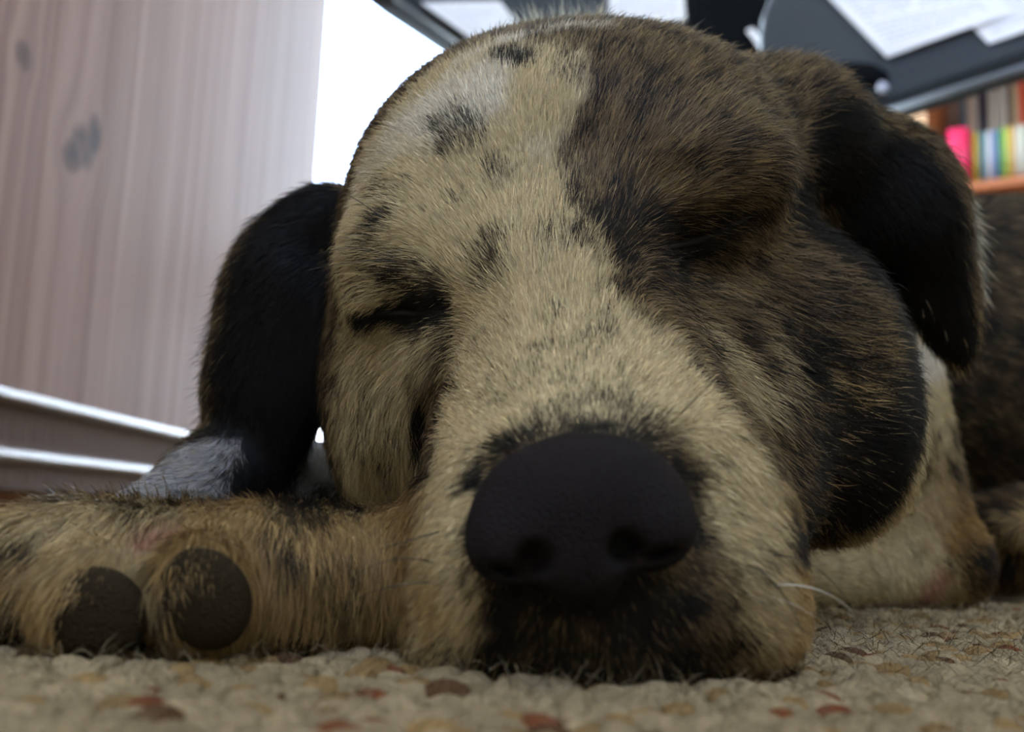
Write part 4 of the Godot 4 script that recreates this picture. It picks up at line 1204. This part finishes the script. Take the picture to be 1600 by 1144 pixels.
	fringe(fur, Vector3(0.18026, 0.15574, -0.39026), Vector3(0.18364, 0.1334, -0.39558), Vector3(0.3241, -0.9172, -0.2318), 0.22, 0.014, 1200, palette[WHITE] * 1.5, 0.0008, 0.0016 * 0.1)
	fringe(fur, Vector3(0.18364, 0.1334, -0.39558), Vector3(0.18447, 0.11295, -0.3986), Vector3(0.2342, -0.9426, -0.2378), 0.16, 0.01, 500, palette[CREAM] * 1.5, 0.0006, 0.0014 * 0.1)
	fringe(fur, Vector3(0.18504, 0.1128, -0.39761), Vector3(0.1808, 0.09956, -0.39754), Vector3(0.0399, -0.969, -0.2437), 0.25, 0.006, 250, palette[TAN] * 1.5, 0.0006, 0.0014 * 0.1)
	fringe(fur, Vector3(0.16547, 0.13215, -0.43013), Vector3(0.18029, 0.10931, -0.44361), Vector3(-0.5175, -0.8294, 0.2104), 0.35, 0.014, 500, palette[WHITE] * 1.5, 0.0022, 0.0016 * 0.1)
	fringe(fur, Vector3(-0.08311, 0.05375, -0.36893), Vector3(-0.08097, 0.03063, -0.37436), Vector3(0.1387, -0.9893, -0.046), 0.1, 0.012, 140, palette[GREY] * 1.5, 0.0003, 0.0012 * 0.1)
	fringe(fur, Vector3(-0.09907, 0.14196, -0.37005), Vector3(-0.10958, 0.11459, -0.37207), Vector3(-0.8006, -0.5927, -0.0875), 0.22, 0.0085, 130, palette[DARK] * 1.5, 0.0006, 0.0008 * 0.1)
	fringe(fur, Vector3(-0.10958, 0.11459, -0.37207), Vector3(-0.11482, 0.09129, -0.37349), Vector3(-0.8006, -0.5927, -0.0875), 0.22, 0.0085, 130, palette[DARK] * 1.5, 0.0006, 0.0008 * 0.1)
	fringe(fur, Vector3(-0.11482, 0.09129, -0.37349), Vector3(-0.11318, 0.06275, -0.37771), Vector3(-0.8006, -0.5927, -0.0875), 0.22, 0.0085, 130, palette[DARK] * 1.5, 0.0006, 0.0008 * 0.1)
	var coat_mesh := part("coat_hair", fur.mesh(hair), null, dog)
	coat_mesh.material_override = null
	coat_mesh.set_meta("kind", "stuff")
	# the nose leather
	var n := Sculpt.new()
	n.form(Vector3(0.0151, 0.0354, -0.216), Vector3(0.0225, 0.0155, 0.015), Quaternion(-0.0573, -0.0182, 0.0879, 0.9943), 0.005)
	n.form(Vector3(0.0015, 0.0269, -0.2132), Vector3(0.0095, 0.0085, 0.01), Quaternion(0.0729, -0.0066, 0.0895, 0.9933), 0.006)
	n.form(Vector3(0.0309, 0.0314, -0.2135), Vector3(0.009, 0.0085, 0.01), Quaternion(0.0729, -0.0066, 0.0895, 0.9933), 0.006)
	n.form(Vector3(0.0159, 0.0247, -0.2115), Vector3(0.0085, 0.0095, 0.009), Quaternion(0.0729, -0.0066, 0.0895, 0.9933), 0.005)
	n.form(Vector3(0.0188, 0.0159, -0.2209), Vector3(0.01, 0.005, 0.008), Quaternion(0.073, -0.0053, 0.0722, 0.9947), 0.006)
	n.form(Vector3(0.006, 0.0229, -0.1986), Vector3(0.0042, 0.0044, 0.011), Quaternion(0.0731, 0.0049, -0.067, 0.9951), 0.002, 1.0)
	n.form(Vector3(0.0007, 0.0207, -0.203), Vector3(0.005, 0.0013, 0.008), Quaternion(0.073, 0.0062, -0.0843, 0.9937), 0.002, 1.0)
	n.form(Vector3(0.0242, 0.026, -0.1992), Vector3(0.0042, 0.0042, 0.011), Quaternion(0.0728, -0.0078, 0.1068, 0.9916), 0.002, 1.0)
	n.form(Vector3(0.0318, 0.0256, -0.2033), Vector3(0.005, 0.0013, 0.008), Quaternion(0.0725, -0.0104, 0.1414, 0.9872), 0.002, 1.0)
	n.crease(Vector3(0.0151, 0.0278, -0.2015), Vector3(0.0162, 0.0216, -0.2029), 0.0009, 0.0012)
	n.crease(Vector3(0.0162, 0.0216, -0.2029), Vector3(0.0186, 0.0109, -0.2168), 0.0009, 0.0012)
	n.mesh(0.0011, Vector3(-0.01798, 0.00062, -0.24097), Vector3(0.04989, 0.0612, -0.17771))
	var leather := mat(lin(0.012, 0.0095, 0.0095), 0.8, 0.15)
	leather.heightmap_enabled = true
	leather.heightmap_texture = noise_texture(make_noise(FastNoiseLite.TYPE_CELLULAR, 0.07, 1, 2), 256, 256)
	leather.heightmap_scale = 0.05
	leather.uv1_triplanar = true
	leather.uv1_scale = Vector3.ONE * 70.0
	var nm := ArrayMesh.new()
	n.add_to(nm, PackedColorArray(), leather)
	part("nose", nm, leather, dog).set_meta("label", "dark pebbled nose leather with two nostrils")
	# pads of the near paw
	var pad := mat(lin(0.022, 0.016, 0.009), 0.9, 0.15)
	pad.heightmap_enabled = true
	pad.heightmap_texture = leather.heightmap_texture
	pad.heightmap_scale = 0.05
	pad.uv1_triplanar = true
	pad.uv1_scale = Vector3.ONE * 60.0
	for p in [[Vector3(-0.08802, 0.00773, -0.22412), Vector3(0.0112, 0.0108, 0.005), Quaternion(0.0724, 0.0113, -0.1534, 0.9854)], [Vector3(-0.0647, 0.0122, -0.2239), Vector3(0.01, 0.0116, 0.005), Quaternion(0.0707, -0.0191, 0.2606, 0.9627)], [Vector3(-0.11102, 0.00661, -0.23217), Vector3(0.006, 0.008, 0.005), Quaternion(0.0732, -0.0015, 0.02, 0.9971)]]:
		var ps := Sculpt.new()
		ps.form(p[0], p[1], p[2], 0.002)
		ps.mesh(0.0012, p[0] - Vector3.ONE * 0.018, p[0] + Vector3.ONE * 0.018)
		var pm := ArrayMesh.new()
		ps.add_to(pm, PackedColorArray(), pad)
		part("paw_pad", pm, pad, dog)
	# closed eyelids
	var lid := mat(lin(0.012, 0.010, 0.010), 0.6, 0.3)
	for e in [[Vector3(-0.04953, 0.09177, -0.30986), Vector3(-0.04397, 0.09208, -0.30413), Vector3(-0.03872, 0.09251, -0.30123), Vector3(-0.03369, 0.09227, -0.29999), Vector3(-0.02873, 0.0919, -0.29914), Vector3(-0.02335, 0.09127, -0.29201), Vector3(-0.01853, 0.09219, -0.28622)], [Vector3(0.03557, 0.10947, -0.2817), Vector3(0.04213, 0.11262, -0.28882), Vector3(0.04881, 0.11555, -0.29497), Vector3(0.05455, 0.1173, -0.2947), Vector3(0.06033, 0.11973, -0.29467), Vector3(0.06616, 0.12302, -0.29481), Vector3(0.07217, 0.12714, -0.29565)]]:
		var r := PackedFloat32Array()
		for i in e.size(): r.append(0.0011 * (0.5 + sin(PI * (i + 0.5) / e.size()) * 0.7))
		part("eyelid", tube(PackedVector3Array(e), r, 8), lid, dog)
	# whiskers
	var dark_hair := mat(lin(0.02, 0.017, 0.015), 0.5)
	var pale_hair := mat(lin(0.7, 0.68, 0.62), 0.4)
	for w in [[Vector3(0.0592, 0.01975, -0.22649), Vector3(0.07116, 0.02163, -0.22621), Vector3(0.08211, 0.01264, -0.23765), true], [Vector3(0.05761, 0.01767, -0.22579), Vector3(0.064, 0.01653, -0.22596), Vector3(0.07219, 0.01235, -0.23668), true], [Vector3(0.05693, 0.02595, -0.22599), Vector3(0.07098, 0.02932, -0.2255), Vector3(0.0878, 0.00799, -0.24886), false], [Vector3(0.0523, 0.02445, -0.22436), Vector3(0.06084, 0.02231, -0.21962), Vector3(0.06708, 0.00695, -0.22695), false], [Vector3(0.05048, 0.01902, -0.22235), Vector3(0.06038, 0.01441, -0.21798), Vector3(0.0704, 0.00744, -0.22406), false], [Vector3(-0.04178, 0.10978, -0.29411), Vector3(-0.04858, 0.1102, -0.28799), Vector3(-0.05921, 0.10711, -0.29047), false], [Vector3(-0.03454, 0.10586, -0.2915), Vector3(-0.04418, 0.10583, -0.28543), Vector3(-0.06307, 0.10094, -0.28818), false], [Vector3(-0.03818, 0.11776, -0.29234), Vector3(-0.04745, 0.12375, -0.28741), Vector3(-0.0565, 0.12779, -0.28883), false], [Vector3(-0.01531, 0.02163, -0.22757), Vector3(-0.02353, 0.02427, -0.22314), Vector3(-0.032, 0.01897, -0.22594), false], [Vector3(-0.01505, 0.0175, -0.22694), Vector3(-0.02589, 0.01733, -0.22292), Vector3(-0.03297, 0.01275, -0.22561), false], [Vector3(-0.01431, 0.02868, -0.22879), Vector3(-0.02382, 0.02557, -0.22521), Vector3(-0.02825, 0.02393, -0.22747), false], [Vector3(0.03912, 0.05719, -0.23256), Vector3(0.04467, 0.06375, -0.2235), Vector3(0.05107, 0.07031, -0.22658), false]]:
		var a: Vector3 = w[0]
		var b: Vector3 = w[1]
		var c: Vector3 = w[2]
		var pts := PackedVector3Array()
		var r := PackedFloat32Array()
		for i in 9:
			var t := i / 8.0
			pts.append(a * (1 - t) * (1 - t) + b * 2 * t * (1 - t) + c * t * t)
			r.append(lerpf(0.00017, 0.00004, t))
		part("whisker", tube(pts, r, 5), pale_hair if w[3] else dark_hair, dog)

# ------------------------------------------------------------------ chairs and papers
func build_chairs() -> void:
	var weave := make_noise(FastNoiseLite.TYPE_SIMPLEX, 0.08, 3, 31)
	var grey := mat(lin(0.050, 0.058, 0.066), 0.85, 0.3)
	grey.heightmap_enabled = true
	grey.heightmap_texture = noise_texture(weave, 256, 256)
	grey.heightmap_scale = 0.06
	grey.uv1_triplanar = true
	grey.uv1_scale = Vector3.ONE * 12.0
	var edge := mat(lin(0.13, 0.145, 0.165), 0.5)
	var black := mat(lin(0.004, 0.005, 0.006), 0.9, 0.15)
	var steel := mat(lin(0.05, 0.05, 0.055), 0.35)
	steel.metallic = 0.7
	# [frame, width, thickness of the pad, depth, label]
	# two chairs seen from behind: thick upright backs, the seats and feet lie behind the dog
	for k in 2:
		var fr: Transform3D = [Transform3D(Basis(Vector3(0.60226, 0, 0.7983), Vector3.UP, Vector3(-0.7983, 0, 0.60226)), Vector3(0.38564, 0, -1.56016)), Transform3D(Basis(Vector3(0.75202, 0, -0.65914), Vector3.UP, Vector3(0.65914, -0, 0.75202)), Vector3(-0.16303, 0, -1.31137))][k]
		var outline: PackedVector2Array = [PackedVector2Array([Vector2(0.0154, 0.6323), Vector2(0.0034, 0.7252), Vector2(-0.0063, 0.8288), Vector2(0.0002, 0.8659), Vector2(0.0158, 0.8935), Vector2(0.0506, 0.9182), Vector2(0.4014, 0.8689), Vector2(0.5758, 0.7744), Vector2(0.5909, 0.7345), Vector2(0.5826, 0.6336), Vector2(0.5759, 0.633), Vector2(0.4274, 0.636), Vector2(0.1392, 0.6346)]), PackedVector2Array([Vector2(-0, 0.736), Vector2(0.123, 0.7115), Vector2(0.274, 0.6822), Vector2(0.3306, 0.684), Vector2(0.5503, 0.7464), Vector2(0.588, 0.782), Vector2(0.588, 1.0898), Vector2(0.5406, 1.1064), Vector2(-0.0075, 0.8485), Vector2(-0.0469, 0.7928), Vector2(-0.0331, 0.7466)])][k]
		var ch := thing("swivel_chair", ["dark grey swivel chair at the right, papers hanging over its thick back", "dark grey swivel chair behind the crown of the head, slanting edge beside the bright door"][k], "chair", fr, "grey swivel chairs behind the dog")
		var back := part("backrest", slab(outline, -0.07, 0.0, 0.016), grey, ch)
		var pts := PackedVector3Array()
		var rad := PackedFloat32Array()
		for i in outline.size() + 1:
			var p := outline[i % outline.size()]
			pts.append(Vector3(p.x, p.y, -0.014))
			rad.append(0.004)
		part("piping", tube(pts, rad, 6), edge, back)
		var hub := Vector3([0.17129, 0.33063][k], 0.0, -0.20)
		part("strut", tube(PackedVector3Array([Vector3(hub.x, fr.origin.y * 0.0 + [0.62384, 0.68401][k] + 0.08, -0.06), Vector3(hub.x, 0.44, -0.08), Vector3(hub.x, 0.38, -0.20)]), PackedFloat32Array([0.018, 0.02, 0.02]), 10), steel, ch)
		part("seat", slab(round_rect(Vector2(hub.x - 0.17, 0.38), Vector2(hub.x + 0.17, 0.45), 0.03), -0.42, -0.09, 0.02), grey, ch)
		part("column", tube(PackedVector3Array([hub + Vector3(0, 0.06, 0), hub + Vector3(0, 0.385, 0)]), PackedFloat32Array([0.028, 0.024]), 16), steel, ch)
		for i in 5:
			var a := TAU * i / 5 + 0.4
			var o := hub + Vector3(0, 0.075, 0)
			part("foot", tube(PackedVector3Array([o, o + Vector3(cos(a) * 0.1, -0.015, sin(a) * 0.1), o + Vector3(cos(a) * 0.2, -0.061, sin(a) * 0.2)]), PackedFloat32Array([0.024, 0.02, 0.014]), 10), black, ch)
		if k == 0:
			part("rail", tube(PackedVector3Array([Vector3(outline[12].x, outline[12].y - 0.004, -0.005), Vector3(outline[10].x, outline[10].y - 0.004, -0.005)]), PackedFloat32Array([0.006, 0.006]), 8), edge, ch)
			var lever := part("lever", tube(PackedVector3Array([Vector3(0.47556, 0.7109, -1.41772), Vector3(0.4886, 0.69546, -1.40044), Vector3(0.50448, 0.68161, -1.37939), Vector3(0.5156, 0.67055, -1.36465)]), PackedFloat32Array([0.011, 0.017, 0.018, 0.013]), 10), black, ch, fr.affine_inverse())
			part("lever_tip", tube(PackedVector3Array([Vector3(0.51185, 0.66674, -1.36963), Vector3(0.51549, 0.65988, -1.36479), Vector3(0.51851, 0.65436, -1.36079)]), PackedFloat32Array([0.006, 0.008, 0.005]), 10), mat(lin(0.5, 0.52, 0.6), 0.3), lever)
	# a tall black bag between them
	var bag := thing("black_bag", "tall black fabric bag standing between the two grey chairs", "bag", Transform3D(Basis(Vector3(0.99072, 0, -0.13594), Vector3.UP, Vector3(0.13594, -0, 0.99072)), Vector3(0.33279, 0, -1.97413)))
	part("bag_body", slab(round_rect(Vector2(0, 0), Vector2(0.20401, 1.7), 0.05), -0.16, 0.0, 0.03), black, bag)
	part("pocket", slab(round_rect(Vector2(0.03, 0.08), Vector2(0.20401 - 0.03, 0.5), 0.03), -0.01, 0.02, 0.012), black, bag)
	# loose sheets
	var sheets := [[Vector3(0.39177, 1.00299, -1.54208), Vector3(0.5774, 0.84005, -1.29603), Vector3(0.6347, 0.70339, -1.22007), Vector3(0.52359, 0.70683, -1.36735), "large white printed sheet hanging over the right chair, its corner pointing down", 11], [Vector3(0.56313, 0.80192, -1.31992), Vector3(0.67283, 0.78562, -1.17451), Vector3(0.71453, 0.67075, -1.11924), Vector3(0.61459, 0.6746, -1.2517), "second white sheet tucked behind the large one at the right edge", 12], [Vector3(-0.14797, 0.7367, -1.31924), Vector3(-0.04054, 0.79497, -1.41341), Vector3(-0.01042, 0.77182, -1.4398), Vector3(-0.06522, 0.71276, -1.39178), "pale sheet on the chair edge beside the bright door", 13], [Vector3(0.13798, 0.93607, -1.56855), Vector3(0.27811, 1.02465, -1.69136), Vector3(0.28802, 0.92816, -1.70005), Vector3(0.13503, 0.83398, -1.56596), "bluish white sheet above the crown, left of the black bag", 14], [Vector3(0.45873, 1.0468, -1.96113), Vector3(0.47265, 1.05409, -1.96304), Vector3(0.5064, 1.01193, -1.96767), Vector3(0.49245, 1.0047, -1.96576), "narrow white paper slip between the black bag and right chair", 15]]
	for q in sheets:
		var m := sheet(q[0], q[1], q[2], q[3])
		tag(part("paper_sheet", m, paper_material(q[5]), self), q[4], "paper", "loose sheets on the grey chairs")

func paper_material(sd: int) -> StandardMaterial3D:
	var im := Image.create(256, 362, false, Image.FORMAT_RGB8)
	im.fill(Color(0.93, 0.94, 0.95))
	var r := RandomNumberGenerator.new()
	r.seed = sd
	for line in 26:
		var x := 26
		while x < 225:
			var w := r.randi_range(5, 17)
			if r.randf() < 0.93: im.fill_rect(Rect2i(x, 30 + line * 12, mini(w, 228 - x), 3), Color(0.66, 0.68, 0.72))
			x += w + 4
			if r.randf() < 0.03: break
	var m := mat(Color.WHITE, 0.8, 0.3)
	m.albedo_texture = ImageTexture.create_from_image(im)
	return m

# a thin sheet between four corners, slightly bowed
func sheet(a: Vector3, b: Vector3, c: Vector3, d: Vector3) -> ArrayMesh:
	var st := SurfaceTool.new()
	st.begin(Mesh.PRIMITIVE_TRIANGLES)
	st.set_smooth_group(-1)
	var n := (b - a).cross(d - a).normalized()
	if n.dot(EYE - a) < 0: n = -n
	var grid := func(u: float, v: float, side: float) -> Vector3:
		return a.lerp(b, u).lerp(d.lerp(c, u), v) + n * (side * 0.0003 + 0.002 * sin(u * PI) * (0.4 + v))
	for i in 8:
		for j in 8:
			for side in [0.0, 1.0]:
				var p := []
				for k in [[0, 0], [1, 0], [1, 1], [0, 1]]:
					p.append([grid.call((i + k[0]) / 8.0, (j + k[1]) / 8.0, side), Vector2((i + k[0]) / 8.0, (j + k[1]) / 8.0)])
				var nn: Vector3 = (p[1][0] - p[0][0]).cross(p[2][0] - p[0][0])
				var flip: bool = nn.dot(n) * (side - 0.5) > 0
				for t in ([[0, 2, 1], [0, 3, 2]] if flip else [[0, 1, 2], [0, 2, 3]]):
					for k in t:
						st.set_uv(p[k][1])
						st.add_vertex(p[k][0])
	return done(st)

# ------------------------------------------------------------------ the bookshelf
func build_bookshelf() -> void:
	var fr := Transform3D(Basis(Vector3(0.84351, -0, 0.53712), Vector3.UP, Vector3(-0.53712, 0, 0.84351)), Vector3(0.94773, 0, -2.37287))
	var sh := thing("bookshelf", "orange pine bookshelf holding two rows of books at the right", "bookshelf", fr)
	var orange := mat(lin(0.42, 0.13, 0.04), 0.5)
	var pale := mat(lin(0.72, 0.44, 0.25), 0.5)  # the same pine as it looks lit, light put into the colour
	var dp := 0.34
	var w := 0.95
	var y0: float = 0.85946
	part("side_panel", box(Vector3(0, 0, -dp), Vector3(0.05214, 1.9, -0.002), 0.002), orange, sh)
	part("lit_edge", box(Vector3(0, 0, -0.002), Vector3(0.05214, 1.9, 0.0), 0.001), pale, sh)  # thin added strip that paints the front edge as lit
	part("side_panel", box(Vector3(w - 0.03, 0, -dp), Vector3(w, 1.9, 0), 0.002), orange, sh)
	part("back_panel", box(Vector3(0.05214, 0.05, -dp), Vector3(w - 0.03, 1.88, -dp + 0.01), 0.001), mat(lin(0.10, 0.045, 0.02), 0.7), sh)
	for y in [0.06, y0 * 0.52, y0, y0 + 0.46, 1.88]:
		part("shelf_board", box(Vector3(0.05214 + 0.001, y - 0.022, -dp + 0.011), Vector3(w - 0.031, y, -0.001), 0.002), orange, sh)
	var rows := [[0.0965, 0.1461, 0.13726, 0.1, 0, Vector3(0.72, 0.015, 0.1), "thick bright pink book at the left end of the front row", "small books in the front row"], [0.1491, 0.1645, 0.12639, 0.1, 0.02, Vector3(0.5, 0.36, 0.05), "thin mustard yellow book right of the pink one", "small books in the front row"], [0.1659, 0.1785, 0.12561, 0.1, 0.02, Vector3(0.06, 0.22, 0.28), "thin teal book beside the mustard one", "small books in the front row"], [0.1799, 0.1923, 0.12561, 0.1, 0.02, Vector3(0.62, 0.62, 0.66), "thin white book between teal and blue spines", "small books in the front row"], [0.1937, 0.2075, 0.12561, 0.1, 0.02, Vector3(0.14, 0.22, 0.42), "thin blue book right of the white spine", "small books in the front row"], [0.2089, 0.2184, 0.12716, 0.1, 0.02, Vector3(0.1, 0.32, 0.07), "thin green book beside the lime spine", "small books in the front row"], [0.2198, 0.2293, 0.12794, 0.1, 0.02, Vector3(0.48, 0.58, 0.14), "thin lime book right of the green spine", "small books in the front row"], [0.2307, 0.2401, 0.12872, 0.1, 0.02, Vector3(0.6, 0.33, 0.06), "thin orange yellow book beside the lime spine", "small books in the front row"], [0.2415, 0.2523, 0.12561, 0.1, 0.02, Vector3(0.62, 0.58, 0.48), "thin cream book near the right edge", "small books in the front row"], [0.2536, 0.267, 0.12794, 0.1, 0.02, Vector3(0.55, 0.56, 0.48), "pale greenish book cut by the right edge", "small books in the front row"], [0.1083, 0.1203, 0.3, 0.16, 0.16, Vector3(0.035, 0.07, 0.09), "dark teal tall book against the shelf side", "tall books in the back row"], [0.1218, 0.1323, 0.29, 0.16, 0.16, Vector3(0.3, 0.2, 0.14), "tan tall book beside the dark teal one", "tall books in the back row"], [0.1338, 0.1472, 0.28, 0.16, 0.16, Vector3(0.3, 0.24, 0.19), "beige tall book left of the black one", "tall books in the back row"], [0.1487, 0.1694, 0.31, 0.16, 0.16, Vector3(0.018, 0.016, 0.025), "thick black tall book in the back row", "tall books in the back row"], [0.1709, 0.1855, 0.3, 0.16, 0.16, Vector3(0.34, 0.29, 0.23), "grey beige tall book right of the black one", "tall books in the back row"], [0.187, 0.2001, 0.3, 0.16, 0.16, Vector3(0.3, 0.26, 0.22), "middle of the three grey beige tall books", "tall books in the back row"], [0.2016, 0.2146, 0.3, 0.16, 0.16, Vector3(0.36, 0.31, 0.26), "last of the three grey beige tall books", "tall books in the back row"], [0.216, 0.2261, 0.29, 0.16, 0.16, Vector3(0.08, 0.045, 0.03), "dark brown tall book beside the beige ones", "tall books in the back row"], [0.2275, 0.239, 0.29, 0.16, 0.16, Vector3(0.4, 0.3, 0.18), "sand coloured tall book near the right edge", "tall books in the back row"], [0.2404, 0.2574, 0.3, 0.16, 0.16, Vector3(0.42, 0.06, 0.03), "red tall book cut by the right edge", "tall books in the back row"]]
	for b in rows:                                   # x0, x1, height, depth, how far back, colour, label, group
		var t := fr * Transform3D(Basis(), Vector3((b[0] + b[1]) / 2, y0 + 0.0005, -b[4]))
		var bk := thing("book", b[6], "book", t, b[7])
		book(bk, (b[1] - b[0]) * 0.96, b[2], b[3], b[5])

func book(parent: Node3D, w: float, h: float, d: float, c: Vector3) -> void:
	var cover := mat(lin(c.x, c.y, c.z), 0.4)
	var pages := mat(lin(0.75, 0.72, 0.66), 0.9)
	var st := SurfaceTool.new()
	st.begin(Mesh.PRIMITIVE_TRIANGLES)
	st.set_smooth_group(0)
	# spine and boards: a U seen from above, rounded at the spine
	var t := minf(0.002, w * 0.15)
	var outer := []
	var inner := []
	outer.append(Vector2(-w / 2, -d))
	inner.append(Vector2(-w / 2 + t, -d))
	for i in 9:
		var a := PI - PI * i / 8
		var bulge := minf(w * 0.35, 0.008)
		outer.append(Vector2(cos(a) * w / 2, -bulge + sin(a) * bulge))
		inner.append(Vector2(cos(a) * (w / 2 - t), -bulge - t + sin(a) * bulge))
	outer.append(Vector2(w / 2, -d))
	inner.append(Vector2(w / 2 - t, -d))
	for i in outer.size() - 1:
		var o0: Vector2 = outer[i]
		var o1: Vector2 = outer[i + 1]
		var i0: Vector2 = inner[i]
		var i1: Vector2 = inner[i + 1]
		var c3 := Vector3((o0.x + o1.x + i0.x + i1.x) / 4, h / 2, (o0.y + o1.y + i0.y + i1.y) / 4)
		_quad(st, [Vector3(o0.x, 0, o0.y), Vector3(o1.x, 0, o1.y), Vector3(o1.x, h, o1.y), Vector3(o0.x, h, o0.y)], c3)
		_quad(st, [Vector3(i0.x, 0, i0.y), Vector3(i1.x, 0, i1.y), Vector3(i1.x, h, i1.y), Vector3(i0.x, h, i0.y)], c3)
		for y in [0.0, h]:
			_quad(st, [Vector3(o0.x, y, o0.y), Vector3(o1.x, y, o1.y), Vector3(i1.x, y, i1.y), Vector3(i0.x, y, i0.y)], c3)
	part("cover", done(st), cover, parent)
	part("page_block", box(Vector3(-w / 2 + t * 1.05, 0.003, -d + 0.003), Vector3(w / 2 - t * 1.05, h - 0.003, -0.011), 0.0005), pages, parent)
